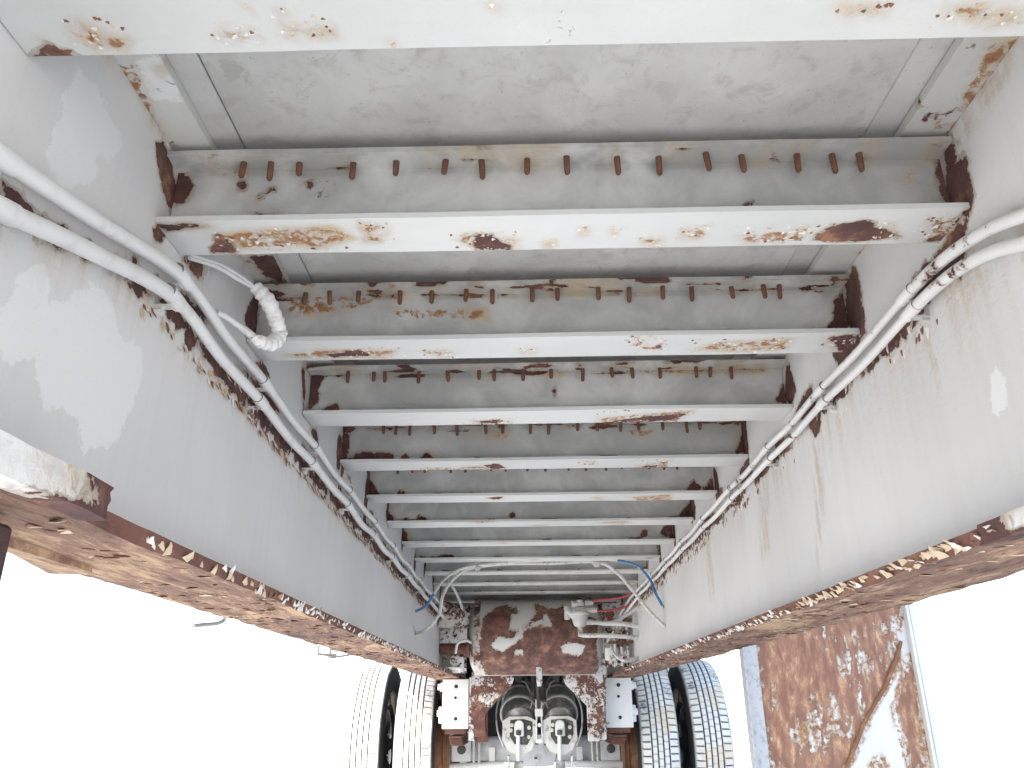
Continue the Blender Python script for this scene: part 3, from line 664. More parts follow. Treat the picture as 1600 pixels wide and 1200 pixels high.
conduit('conduit_pipe', QL1, xl, 0.0098, 'upper of the two grey conduits along the left beam', near(QL1, 0, xl)+ring_at(QL1, yl1)[::1], [(-0.50, 4.5, -0.10), (-0.47, 4.8, -0.16)])
conduit('conduit_pipe', QL2, xl, 0.0098, 'lower of the two grey conduits along the left beam', near(QL2, 0, xl)+ring_at(QL2, yl2), [(-0.50, 4.5, -0.15)])
conduit('conduit_pipe', QR1, xr, 0.0086, 'upper of the two grey conduits along the right beam', ring_at(QR1, yr1), [(0.49, 4.6, -0.10), (0.44, 4.75, -0.2)])
conduit('conduit_pipe', QR2, xr, 0.0086, 'lower of the two grey conduits along the right beam', ring_at(QR2, yr2), [(0.48, 4.6, -0.15), (0.40, 4.72, -0.27)])

# the taped cable loop
P = lambda px, x: Vector(on(px, 0, x))
cb = MB()
for k, dz in ((0, 0), (1, -0.006)):
    cb.tube(spline([P((296, 398+k*5), -0.532), P((340, 412+k*5), -0.515), P((372, 430+k*6), -0.50), P((402, 452), -0.488)], 8), 0.0035, 8)
o = cb.build('taped_cable', M_pipe, None, smooth=True, loc=(-0.5, 1.2, 0)); tag(o, 'white tape wrapped cable hanging in a loop below the second cross member', 'cable')
tp = spline([P((398, 447), -0.490), P((418, 470), -0.47), P((431, 500), -0.462), P((436, 522), -0.46), P((424, 537), -0.465), P((404, 533), -0.475), P((398, 528), -0.48)], 14)
mb = MB(); nn = len(tp); mb.tube(tp, 0.012, 14, rf=lambda u: (0.0130 if u < 0.6 else 0.0130-(u-0.6)*0.014)*(0.75+0.25*min(1, u/0.1))*(1+0.09*math.sin(u*95)+0.04*math.sin(u*41)))
mb.build('tape_wrap', M_tape, o, smooth=True)
mb = MB(); mb.tube(spline([P((399, 529), -0.48), P((376, 511), -0.495), P((352, 494), -0.505), P((338, 488), -0.512)], 8), 0.0048, 9); mb.tube(spline([P((399, 529), -0.48), P((388, 520), -0.489), P((378, 512), -0.495)], 6), 0.0062, 9, m=0)
mb.build('cable_tail', M_pipe, o, smooth=True)
mb = MB(); mb.tube([P((401, 530), -0.479), P((398.5, 528), -0.481)], 0.0068, 10); mb.build('cable_tie', M_ring, o)

# ------------------------------------------------------------------ air tank
ty, tz, tr = 4.90, -0.225, 0.212
TY = ty-tr
prof = []; nx = 96; xs = []
for k in range(13): a = math.pi/2*k/12; xs.append((-0.385+0.055*(1-math.sin(a)), tr*(1-0.55*(1-math.sin(a))**1.4) if k else tr*0.0))
xs = [(-0.385+0.06*(1-math.sin(math.pi/2*u/12)), tr*math.cos(math.pi/2*(1-u/12)*0.999)**0.55) for u in range(12, -1, -1)]
endp = [(-0.385+0.075*(1-math.cos(math.pi/2*u/12)), tr*(math.sin(math.pi/2*u/12))**0.5) for u in range(0, 13)]
body = endp+[(x, tr) for x in np.linspace(-0.305, 0.305, 60)]+[(-x, r_) for x, r_ in reversed(endp)]
mb = MB(); mb.lathe((-1, ty, tz), (1, ty, tz), [((x+1)/2, max(r_, 0.001)) for x, r_ in body], 110)
tank = mb.build('air_tank', M_tank, T, smooth=True); tank['label'] = 'grey air tank with most of its front bare brown rust'
TCH = [[(757, 962), (772, 950), (790, 942), (806, 948), (808, 960), (798, 965), (795, 985), (812, 985), (830, 972), (838, 955), (850, 945), (870, 950), (880, 945), (886, 962), (936, 966), (936, 985), (934, 1010), (938, 1050), (925, 1058), (760, 1058), (748, 1030), (750, 1000), (752, 980)],
       [(836, 945), (845, 942), (848, 952), (838, 954)], [(742, 990), (748, 986), (748, 1002), (744, 1004)], [(735, 1000), (740, 1010), (742, 1028), (736, 1020)]]
co, chip, st, pa = wear(tank, []); k = (co[:, 1] < ty-0.02)
o2 = [0, 2]; P2 = co[k][:, o2]
def tp2(pp): return np.array([on(p, 1, TY+0.02)[o2] for p in pp])
for pp in TCH: chip[k] = np.maximum(chip[k], np.clip(-sdf(P2, tp2(pp))/0.026, -3, 1.5))
for pp in [[(768, 1010), (780, 996), (800, 1000), (815, 985), (818, 995), (806, 1004), (785, 1018)], [(738, 1005), (746, 1005), (745, 1022), (740, 1030)], [(805, 1018), (816, 1014), (816, 1022), (806, 1022)], [(876, 1010), (890, 1006), (912, 1010), (908, 1022), (880, 1020)], [(850, 960), (856, 960), (862, 978), (846, 980)], [(812, 990), (832, 972), (850, 968), (850, 974), (830, 982)]]:
    chip[k] = np.minimum(chip[k], np.clip(sdf(P2, tp2(pp))/0.016-0.2, -1.2, 3))
st = np.where(co[:, 2] < tz-0.10, 0.5, 0.15)*(chip > -1.5)
setwear(tank, chip, st, pa)
def TP(px, y): return Vector(on(px, 1, y))
c = TP((783, 974), 4.668); mb = MB(); mb.lathe(c+Vector((0, .03, 0)), c-Vector((0, .012, 0)), [(0, .048), (.4, .046), (.55, .034), (1, .030)], 24); mb.cyl(c-Vector((0, .012, 0)), c-Vector((0, .03, 0)), 0.012, 6)
mb.build('drain_plug', M_edge, tank, smooth=True)
for xx in (-0.33,):
    mb = MB(); pts = [Vector((xx, ty+(tr+.004)*math.cos(a), tz+(tr+.004)*math.sin(a))) for a in np.linspace(R(-160), R(170), 50)]
    vs = []; fs = []
    for p in pts:
        d = Vector((0, p.y-ty, p.z-tz)).normalized()
        vs += [p+Vector((-.018, 0, 0)), p+Vector((.018, 0, 0)), p+Vector((.018, 0, 0))-d*.004, p+Vector((-.018, 0, 0))-d*.004]
    for q in range(len(pts)-1):
        for e_ in range(4): fs.append((q*4+e_, q*4+(e_+1) % 4, q*4+4+(e_+1) % 4, q*4+4+e_))
    mb.add(vs, fs); mb.build('strap', M_cross if xx < 0 else M_chipped, tank, smooth=True)
# bracket under the middle of the tank
c0, c1 = TP((842, 1034), 4.80), TP((842, 1062), 4.95)
mb = MB(); mb.box(c0.x-.028, c0.x+.028, c0.y-.03, c0.y, c0.z-.008, c0.z+.006, bev=.002); mb.box(c0.x-.016, c0.x+.016, c0.y-.024, c0.y-.008, c0.z-.115, c0.z-.008, bev=.003); mb.cyl((c0.x, c0.y-.02, c0.z-.13), (c0.x, c0.y-.02, c0.z-.1), .012, 10)
mb.build('drain_valve', M_chipped, tank)

# relay valve on the tank front
vc = TP((906, 962), 4.60); mb = MB()
mb.lathe(vc+Vector((0, 0, -.06)), vc+Vector((0, 0, .05)), [(0, .022), (.08, .034), (.3, .042), (.55, .045), (.6, .058), (.7, .058), (.74, .046), (.9, .040), (1, .024)], 22)
mb.cyl(vc+Vector((.02, 0, .058)), vc+Vector((-.045, -.01, .062)), .018, 10); mb.cyl(vc+Vector((0, 0, .045)), vc+Vector((0, 0, .085)), .020, 10, bev=.003)
mb.cyl(vc+Vector((.03, -.01, .028)), vc+Vector((.095, -.01, .028)), .016, 8, bev=.003); mb.cyl(vc+Vector((.03, -.01, .066)), vc+Vector((.075, -.01, .066)), .014, 8, bev=.003)
mb.cyl(vc+Vector((-.03, 0, .0)), vc+Vector((-.075, 0, .03)), .022, 10, bev=.003); mb.cyl(vc+Vector((-.07, 0, .05)), vc+Vector((-.07, 0, -.02)), .016, 8, bev=.003)
mb.cyl(vc+Vector((0, 0, -.06)), vc+Vector((0, 0, -.11)), .014, 8, bev=.002); mb.cyl(vc+Vector((.03, 0, -.035)), vc+Vector((.075, 0, -.035)), .015, 8, bev=.003)
for a in range(6): q = vc+Vector((.05*math.cos(a), .05*math.sin(a), .0)); mb.cyl(q+Vector((0, 0, .004)), q+Vector((0, 0, .026)), .007, 6)
mb.cyl(vc, vc+Vector((0, .14, .0)), .03, 10)
mb.build('relay_valve', M_valve, tank, smooth=True)

# ------------------------------------------------------------------ hoses (hung, not part of the frame)
def hose(name, pts, r, mat, label, cat='hose', group=None, n=10, mid=None):
    sp = spline(pts, 10); mb = MB(); mb.tube(sp, r, n)
    if mid: mb.mi = [1 if mid[0] < (k//n)/(len(sp)-1) < mid[1] else 0 for k in range(len(mb.f))]; mat = [mat, M_hose_w]
    o = mb.build(name, mat, None, smooth=True, loc=tuple(Vector(pts[0])+Vector((0, 0, ZG)))); tag(o, label, cat, group); return o
YH = Y0+8*SP                      # they hang below the ninth cross member
wl, wr = -0.538, 0.538
def HP(px, y): return Vector(on(px, 1, y))
hose('air_hose', [P((650, 990), wl), HP((668, 982), 3.62), HP((686, 960), 3.62), HP((692, 930), 3.62), HP((708, 905), 3.64), HP((735, 888), 3.66), HP((790, 881), 3.66), HP((860, 880), 3.66), HP((932, 878), 3.66), HP((962, 893), 3.64), HP((985, 918), 3.62), HP((1012, 952), 3.6), P((1040, 980), wr)], 0.0075, M_hose_w, 'long grey air hose strung from beam to beam in front of the tank', group='air hoses across the frame')
hose('air_hose', [P((650, 955), wl), HP((666, 946), 3.6), HP((678, 928), 3.6), HP((692, 908), 3.62), HP((712, 893), 3.64), HP((745, 884), 3.64), HP((830, 876.5), 3.64), HP((930, 874), 3.64), HP((965, 876), 3.62), HP((995, 884), 3.6), HP((1015, 905), 3.6), HP((1026, 930), 3.58), P((1037, 950), wr)], 0.006, M_hose_b, 'thin blue air hose with overspray, looped between the beams', group='air hoses across the frame', mid=(0.16, 0.66))
for px in ((747, 884), (932, 879)):
    c = HP(px, 3.65); mb = MB(); mb.tube([c+Vector((0.018*math.cos(a), -0.004, 0.016*math.sin(a))) for a in np.linspace(0, 6.28, 14)], .003, 6); mb.box(c.x-.012, c.x+.008, c.y-.02, c.y-.008, c.z-.022, c.z-.008, bev=.002)
    tag(mb.build('cable_tie', M_hose_w, None, loc=(c.x, c.y, c.z+ZG)), 'white cable tie round the air hoses, %s of the two' % ('left' if px[0] < 800 else 'right'), 'cable tie')
vr = vc
hose('red_hose', [vr+Vector((.07, -.01, .066)), HP((935, 938), 4.58), HP((955, 936), 4.55), HP((972, 933), 4.5), HP((992, 926), 4.45)], 0.0052, M_hose_r, 'upper thin red hose plugged into the relay valve', group='red hoses at the valve')
hose('red_hose', [vr+Vector((.09, -.01, .028)), HP((940, 955), 4.58), HP((960, 953), 4.55), HP((978, 948), 4.52), HP((990, 940), 4.5)], 0.0052, M_hose_r, 'lower thin red hose plugged into the relay valve', group='red hoses at the valve')
hose('brake_hose', [vr+Vector((.07, 0, -.035)), HP((945, 974), 4.5), HP((975, 975), 4.45), HP((1002, 981), 4.45), HP((1013, 992), 4.5), HP((1012, 1008), 4.6)], 0.0125, M_hose_w, 'thick pale brake hose arching from the valve to the right beam', group='brake hoses beside the tank')
hose('brake_hose', [vr+Vector((0, -.01, -.10)), HP((915, 993), 4.5), HP((950, 993), 4.45), HP((990, 996), 4.45), HP((1012, 1000), 4.5), HP((1008, 1016), 4.55), HP((1000, 1028), 4.6), HP((980, 1030), 4.7)], 0.0115, M_hose_w, 'pale brake hose leaving the bottom of the valve and bending down', group='brake hoses beside the tank')
hose('brake_hose', [HP((950, 975), 4.55), HP((978, 962), 4.5), HP((1000, 945), 4.45), HP((1015, 925), 4.3), HP((1022, 905), 4.2)], 0.0095, M_hose_w, 'grey hose rising from the valve towards the right conduits', group='brake hoses beside the tank')
hose('brake_hose', [HP((955, 1010), 4.6), HP((960, 1022), 4.55), HP((975, 1032), 4.5), HP((995, 1030), 4.5), HP((1006, 1012), 4.5), HP((1014, 992), 4.5)], 0.008, M_hose_w, 'thin hose curled low between tank and right beam', group='brake hoses beside the tank')
hose('brake_hose', [HP((700, 905), 4.3), HP((712, 925), 4.5), HP((722, 950), 4.6), HP((724, 975), 4.7), HP((716, 1000), 4.8)], 0.0085, M_hose_w, 'grey hose dropping beside the left end of the tank', group='brake hoses beside the tank')
hose('brake_hose', [HP((712, 1020), 4.6), HP((715, 1006), 4.5), HP((726, 1000), 4.5), HP((736, 1004), 4.6)], 0.007, M_hose_w, 'short thin hose looped under the left end of the tank', group='brake hoses beside the tank')

# brackets that carry the tank, left and right
mb = MB(); a = HP((665, 966), 4.55); mb.box(-0.537, -0.385, 4.70, 4.76, -0.20, -0.19, bev=.002); mb.box(-0.537, -0.385, 4.70, 4.708, -0.27, -0.20, bev=.001); mb.build('tank_bracket', M_chipped, T)
mb = MB(); mb.lathe((-0.537, 4.62, -0.12), (-0.37, 4.66, -0.14), [(0, .075), (.6, .065), (.9, .045), (1, .03)], 20); mb.build('tank_bracket', M_cross, T, smooth=True)
mb = MB(); mb.cyl((-0.537, 4.72, -0.30), (-0.38, 4.72, -0.30), .028, 16, bev=.003); mb.cyl((-0.39, 4.72, -0.30), (-0.37, 4.72, -0.30), .045, 16, bev=.003); mb.build('tank_bracket', M_edge, T, smooth=True)
mb = MB(); mb.cyl((-0.42, 4.75, -0.34), (-0.42, 4.75, -0.42), .018, 12); mb.box(-0.537, -0.40, 4.9, 4.91, -0.42, -0.12); mb.box(-0.50, -0.42, 4.7, 4.9, -0.405, -0.395); mb.cyl((-0.45, 4.74, -0.36), (-0.45, 4.72, -0.36), .03, 14); mb.build('tank_bracket', M_chipped, T, smooth=True)
mb = MB(); mb.box(0.39, 0.537, 4.80, 4.808, -0.40, -0.05, bev=.001); mb.build('mounting_plate', M_chipped, T)
for k, (x, z) in enumerate(((.425, -.12), (.455, -.2), (.49, -.26), (.43, -.30), (.47, -.36), (.51, -.15))):
    mb = MB(); mb.cyl((x, 4.80, z), (x, 4.72+.02*(k % 3), z), .019, 10, bev=.003); mb.cyl((x, 4.75, z), (x, 4.735, z), .026, 6); mb.build('fitting', M_valve if k % 2 else M_edge, T, smooth=True)
mb = MB(); mb.cyl((.42, 4.70, -.37), (.42, 4.70, -.30), .04, 16, bev=.006); mb.cyl((.42, 4.70, -.39), (.42, 4.70, -.37), .016, 8); mb.cyl((.46, 4.70, -.34), (.50, 4.68, -.33), .016, 8); mb.build('quick_release_valve', M_valve, T, smooth=True)
for x in (0.435, 0.47, 0.505):
    mb = MB(); mb.box(x-.006, x+.006, 4.66, 4.672, -.40, -.17, bev=.001); mb.build('bracket_bar', M_chipped, T)
mb = MB(); mb.box(0.40, 0.537, 4.655, 4.66, -.17, -.15); mb.box(0.40, 0.537, 4.655, 4.66, -.285, -.27); mb.build('bracket_bar', M_edge, T)

# ------------------------------------------------------------------ running gear
AX, AZ, WR = 6.19, -0.873, 0.58     # axle
# plate behind the tank with the two sloping gussets
GY = 5.30
def gp(L): return [(on(p, 1, GY)[0], on(p, 1, GY)[2]) for p in L]
for pp, dz in (([(738, 1030), (806, 1030), (803, 1060), (800, 1070), (760, 1113), (757, 1122), (760, 1152), (742, 1152), (735, 1100)], 0), ([(878, 1030), (948, 1030), (947, 1100), (940, 1152), (924, 1152), (922, 1108), (918, 1104), (884, 1070), (880, 1060)], 1)):
    mb = MB(); mb.prism(gp(pp), 1, GY, GY+0.012)
    x0 = gp(pp[3:5]) ; 
    o = mb.build('gusset_plate', M_gus if 'M_gus' in globals() else M_edge, T)
    globals().setdefault('GUS', []).append(o)
mb = MB(); mb.box(-0.537, 0.537, GY+0.013, GY+0.021, -0.30, 0.0); mb.build('cross_plate', M_chipped, T)
M_gusp = painted("gusset_paint", paint=(0.70, 0.68, 0.65), specks=0.505, attrs=False, rd=((0.10, 0.045, 0.038), (0.17, 0.08, 0.06), (0.3, 0.16, 0.1)))
M_gusl = painted("gusset_bare", paint=(0.70, 0.68, 0.65), specks=0.46, attrs=False, rd=((0.10, 0.045, 0.038), (0.17, 0.08, 0.06), (0.3, 0.16, 0.1)))
GUS[0].data.materials[0] = M_gusl; GUS[1].data.materials[0] = M_gusp
# vertical angle legs beside them and the white spring hangers
for s in (-1, 1):
    x0, x1 = (on((691, 1100), 1, 5.42)[0], on((732, 1100), 1, 5.42)[0]) if s < 0 else (on((946, 1100), 1, 5.42)[0], on((988, 1100), 1, 5.42)[0])
    z0, z1 = on((711, 1139), 1, 5.42)[2], LF0-0.006
    t0 = 0.006; mb = MB()
    mb.box(x0, x1, 5.42, 5.42+t0, z0, z1, bev=.002); mb.box(x0, x0+t0, 5.4265, 5.62, z0+.02, z1, bev=.001); mb.box(x1-t0, x1, 5.4265, 5.62, z0+.02, z1, bev=.001); mb.box(x0+t0, x1-t0, 5.4265, 5.62, z0+.01, z0+.016)
    hg = mb.build('spring_hanger', M_white, T)
    for px_, py_, r_ in ((0.52, 0.15, 0.012), (0.50, 0.38, 0.009), (0.52, 0.80, 0.011)):
        mb = MB(); xx, zz = x0+(x1-x0)*px_, z1+(z0-z1)*py_; mb.cyl((xx, 5.4195, zz), (xx, 5.4165, zz), r_, 12, m=0); mb.build('bolt_hole', M_rubber, hg)
    so_ = x0 if s < 0 else x1
    for zz in (z1-.045, z0+.09):
        mb = MB(); mb.cyl((so_, 5.46, zz), (so_+s*.035, 5.46, zz), .022, 6); mb.cyl((so_, 5.46, zz), (so_+s*.018, 5.46, zz), .028, 14); mb.build('bolt', M_white, hg)
    mb = MB(); mb.box(so_+(0 if s > 0 else -.03), so_+(.03 if s > 0 else 0), 5.50, 5.58, z0+.03, z0+.13, bev=.004); mb.build('bolt', M_white, hg)
    # rusty angle leg
    xa = x1+.012 if s < 0 else x0-.042; mb = MB(); mb.box(xa, xa+.030, 5.32, 5.36, -0.79, -0.43, bev=.001); mb.box(xa+(.022 if s < 0 else 0), xa+(.030 if s < 0 else .008), 5.3605, 5.44, -0.79, -0.43); mb.build('angle_leg', M_chipped, T)
    xb = on((772 if s < 0 else 921, 1130), 1, 5.33)[0]; xc = on((745 if s < 0 else 940, 1130), 1, 5.33)[0]
    a_, c_ = sorted((on((745, 1130), 1, 5.31)[0], on((762, 1130), 1, 5.31)[0])) if s < 0 else sorted((on((918, 1130), 1, 5.31)[0], on((936, 1130), 1, 5.31)[0]))
    mb = MB(); mb.box(a_, c_, 5.318, 5.33, -0.80, -0.60, bev=.002); mb.box(a_+.006, c_-.006, 5.3305, 5.42, -0.80, -0.62); mb.build('angle_leg', M_rustdark if s < 0 else M_chipped, T)
    # shackle stub below the hanger
    xm = (x0+x1)/2; mb = MB(); mb.box(xm-.065, xm+.065, 5.44, 5.60, z0-.03, z0+.005, bev=.004); mb.build('shackle', M_rustdark, T)
    # leaf spring / seat on the axle
    mb = MB()
    for k in range(4): mb.box(xm-.04, xm+.04, 5.44+.05*k, 6.9-.05*k, z0-.055-.016*k, z0-.041-.016*k, bev=.002)
    mb.build('leaf_spring', M_rustdark, T)
    mb = MB(); sz = AZ+0.005; mb.box(xm-.085, xm+.085, AX-.16, AX-.10, AZ+.055, AZ+.115, bev=.006); mb.build('spring_clamp', M_white, T)
    mb = MB(); mb.box(xm-.075, xm+.06, AX-.135, AX-.085, AZ-.075, AZ+.054, bev=.006)
    mb.cyl((xm-.005, AX-.136, AZ+.0), (xm-.005, AX-.142, AZ+.0), .036, 20); mb.build('spring_seat', M_axle, T, smooth=False)
    mb = MB(); mb.lathe((xm-.005, AX-.1425, AZ), (xm-.005, AX-.147, AZ), [(0, .030), (.5, .030), (1, .022)], 20); mb.build('bolt', M_chdark, T)
    for dx in (-.095, .078, .115 if s < 0 else -.13):
        mb = MB(); mb.cyl((xm+dx, AX-.125, AZ-.10), (xm+dx, AX-.125, AZ+.06), .010, 8); mb.cyl((xm+dx, AX-.125, AZ-.115), (xm+dx, AX-.125, AZ-.095), .018, 6); mb.build('u_bolt', M_rod, T)
# axle beam
def axle(y, full=True):
    mb = MB(); mb.lathe((-0.62, y, AZ), (0.62, y, AZ), [(0, .07), (.02, .078), (.34, .078), (.40, .092), (.6, .092), (.66, .078), (.98, .078), (1, .07)], 28)
    a = mb.build('axle', M_axle, T, smooth=True)
    mb = MB(); mb.prism([(-.115, -.975), (-.13, -.90), (-.10, -.815), (-.05, -.785), (.06, -.785), (.115, -.815), (.14, -.90), (.125, -.975), (.06, -.985), (-.05, -.985)], 1, y-.115, y-.098); mb.build('centre_plate', M_axle, a)
    for x, z in ((0.005, -.80), (-.06, -.845), (.01, -.84), (.07, -.845), (.0, -.93)):
        mb = MB(); mb.box(x-.011, x+.011, y-.1165, y-.1155, z-.006, z+.006); mb.build('slot', M_rustdark, a)
    # camshaft tube in front, low
    for xs_, za, zb in (((-.60, -.17), -.985, -.965), ((.62, .19), -.975, -.965)):
        mb = MB(); mb.cyl((xs_[0], y-.12, za), (xs_[1], y-.12, zb), .024, 12); q = 1 if xs_[0] > 0 else -1
        for x in (.5, .3): mb.box(q*x-.02, q*x+.02, y-.12, y-.03, -.985, -.86)
        mb.build('camshaft_tube', M_white, a, smooth=True)
    return a
ax1 = axle(AX)
# brake chambers
for s, px in ((-1, 811), (1, 874)):
    q = on((px, 1118), 1, 5.55); X = q[0]; b0 = Vector((X, 5.56, -0.70)); b1 = Vector((X, 6.02, -0.47)); d = (b1-b0).normalized()
    mb = MB(); L = (b1-b0).length
    mb.lathe(b0, b1, [(0.0, .060), (.03, .095), (.10, .111), (.22, .113), (.225, .122), (.27, .122), (.275, .113), (.34, .111), (.5, .108), (.56, .106), (.565, .118), (.61, .118), (.615, .104), (.85, .100), (.95, .085), (1, .04)], 40, m=0)
    ch = mb.build('brake_chamber', M_chamber, T, smooth=True)
    mb = MB(); mb.lathe(b0+d*L*.222, b0+d*L*.275, [(0, .123), (.2, .1265), (.8, .1265), (1, .123)], 40); mb.build('clamp_ring', M_rod, ch, smooth=True)
    mb = MB(); mb.lathe(b0+d*L*.565, b0+d*L*.612, [(0, .119), (.2, .1225), (.8, .1225), (1, .119)], 40); mb.build('clamp_ring', M_chdark, ch, smooth=True)
    zc = -.745; mb = MB(); yb = 5.52
    mb.prism([(X-.105, zc+.06), (X-.108, zc-.05), (X-.07, zc-.115), (X-.02, zc-.135), (X+.03, zc-.135), (X+.075, zc-.11), (X+.108, zc-.05), (X+.105, zc+.06), (X+.06, zc+.085), (X-.06, zc+.085)], 1, yb, yb+.012); mb.build('mounting_bracket', M_chamber_w if 'M_chamber_w' in globals() else M_rod, ch)
    mb = MB(); mb.prism([(X-.055, zc+.065), (X-.06, zc-.03), (X-.03, zc-.075), (X+.05, zc-.08), (X+.085, zc-.02), (X+.085, zc+.055), (X+.03, zc+.07)], 1, yb-.004, yb-.001); mb.build('dark_plate', M_chdark, ch)  # thin dark sheet over the middle of the bracket face
    for dx, dz in ((.062, .02), (-.052, .005), (-.045, .035), (.06, -.035), (-.075, -.05), (.08, -.07)):
        mb = MB(); c = Vector((X+dx, yb, zc+dz)); mb.cyl(c, c-Vector((0, .016, 0)), .013, 6); mb.cyl(c-Vector((0, .016, 0)), c-Vector((0, .03, 0)), .007, 8); mb.build('bolt', M_rod, ch)
    mb = MB(); c = Vector((X, yb-.01, zc+.035)); mb.cyl(c+Vector((0, .01, 0)), c-Vector((0, .045, .0)), .030, 16, bev=.006); mb.box(X-.03, X+.03, yb-.045, yb-.004, zc-.03, zc+.035, bev=.006); mb.build('clevis', M_white, ch, smooth=False)
    mb = MB(); mb.cyl((X-.004, yb-.056, zc+.005), (X-.004, yb-.052, zc-.02), .016, 12); mb.build('clevis_pin', M_chdark, ch)
    mb = MB(); mb.cyl((X-.006, yb-.05, zc+.0), (X-.008, yb-.02, zc-.20), .0125, 12); mb.build('push_rod', M_white, ch, smooth=True)
    mb = MB(); e = Vector((X-.008, yb-.02, zc-.20)); mb.prism([(X-.032, zc-.17), (X+.022, zc-.17), (X+.032, zc-.25), (X+.026, zc-.31), (X-.036, zc-.31), (X-.04, zc-.25)], 1, e.y-.02, e.y+.025); mb.cyl(e+Vector((.0, -.03, -.09)), e+Vector((0, .04, -.09)), .034, 18, bev=.004)
    mb.cyl(e+Vector((.0, -.045, -.09)), e+Vector((0, -.03, -.09)), .018, 6); mb.build('slack_adjuster', M_chamber, ch, smooth=False)
    mb = MB(); sx = s*.062; mb.box(min(X+sx, X+sx+s*.012), max(X+sx, X+sx+s*.012), e.y-.02, e.y+.06, zc-.33, zc-.14, bev=.002); mb.box(min(X+sx, X+sx+s*.03), max(X+sx, X+sx+s*.03), e.y-.05, e.y-.03, zc-.30, zc-.17, bev=.002); mb.build('dust_shield', M_rod, ch)
    hp = [b0+d*L*.7+Vector((s*.03, -.03, .10)), b0+d*L*.55+Vector((s*.08, -.06, .10)), b0+d*L*.3+Vector((s*.14, -.08, .04)), b0+d*L*.1+Vector((s*.14, -.06, -.05)), Vector((X+s*.10, yb+.02, zc-.09))]
    mb = MB(); mb.tube(spline(hp, 8), .0055, 8); mb.build('brake_line', M_rod, ch, smooth=True)
    hp = [b0+d*L*.62+Vector((-s*.02, -.04, .115)), b0+d*L*.5+Vector((-s*.05, -.10, .12)), b0+d*L*.35+Vector((-s*.085, -.13, .06)), b0+d*L*.25+Vector((-s*.06, -.12, .0))]
    mb = MB(); mb.tube(spline(hp, 8), .005, 8); mb.build('brake_line', M_rod, ch, smooth=True)
    for dx in (-.04, .03): mb = MB(); c = b0+d*L*.62+Vector((dx, 0, .11)); mb.cyl(c, c+Vector((0, -.03, .035)), .012, 8); mb.build('fitting', M_chdark, ch)
# middle link between the chambers
xm = on((842, 1100), 1, 5.5)[0]; mb = MB(); mb.box(xm-.022, xm-.014, 5.50, 5.52, -.80, -.56, bev=.001); mb.box(xm+.012, xm+.020, 5.50, 5.52, -.80, -.56, bev=.001); mb.box(xm-.022, xm+.020, 5.495, 5.52, -.815, -.79, bev=.002); mb.box(xm-.026, xm+.024, 5.49, 5.52, -.66, -.615, bev=.002); mb.cyl((xm, 5.49, -.71), (xm, 5.47, -.71), .012, 8)
mb.build('height_link', M_white, T)
mb = MB(); mb.cyl((xm, 5.51, -.60), (xm-.01, 5.3, -.48), .012, 8); mb.cyl((xm+.03, 5.5, -.57), (xm+.02, 5.55, -.44), .02, 10); mb.cyl((xm-.04, 5.5, -.56), (xm-.03, 5.55, -.42), .016, 10); mb.build('height_link', M_chdark, T, smooth=True)
# equipment below the axle edge
mb = MB()
for x in (-.46, -.37, .40, .50, .44): mb.box(x-.012, x+.012, 5.95, 5.98, -1.10, -.99, bev=.002)
mb.build('stabiliser_link', M_chipped, T)

# dual wheels
def tyre_mesh():
    n = 84*6; W2 = 0.122; XW = 1.06; prof = []
    for k in range(53): 
        u = -1+2*k/52; prof.append(('t', u*0.100, WR-0.012*abs(u)**2.4))
    nx_ = len(prof); vs = []; fs = []; tr_ = []
    side = [(0.110, WR-0.018), (0.118, WR-0.035), (0.124, WR-0.07), (0.127, WR-0.11), (0.124, WR-0.15), (0.112, WR-0.19), (0.105, WR-0.205), (0.098, WR-0.215)]
    full = [('s', -x, r_) for x, r_ in reversed(side)]+prof+[('s', x, r_) for x, r_ in side]
    grooves = [-0.052, -0.018, 0.018, 0.052]
    for j in range(n):
        an = 2*math.pi*j/n
        for kind, x, r_ in full:
            tv = 0.0
            if kind == 't':
                tv = 1.0; zig = 0.0008*math.sin(2*math.pi*j/12)
                dd = min(abs(x-gx-zig) for gx in grooves)
                rib = sum(x > gx+zig for gx in grooves)
                if dd < 0.0040: r_ -= 0.013; tv = 0.0
                else:
                    ph = (j+(rib*2)+(0 if rib in (0, 4) else 0)) % 6
                    if rib in (0, 4):
                        if ph == 0 and abs(x) > 0.060: r_ -= 0.011; tv = 0.0
                    elif ph == 0: r_ -= 0.0035; tv = 0.55
            elif abs(x) < 0.112: tv = 0.6
            vs.append((x*XW, r_*math.cos(an), r_*math.sin(an))); tr_.append(tv)
    m_ = len(full)
    for j in range(n):
        j2 = (j+1) % n
        for k in range(m_-1): fs.append((j*m_+k, j*m_+k+1, j2*m_+k+1, j2*m_+k))
    me = bpy.data.meshes.new('tyre'); me.from_pydata(vs, [], fs); me.materials.append(M_tyre)
    at = me.attributes.new('tread', 'FLOAT', 'POINT'); at.data.foreach_set('value', tr_); me.update(); return me
tyre_me = tyre_mesh()
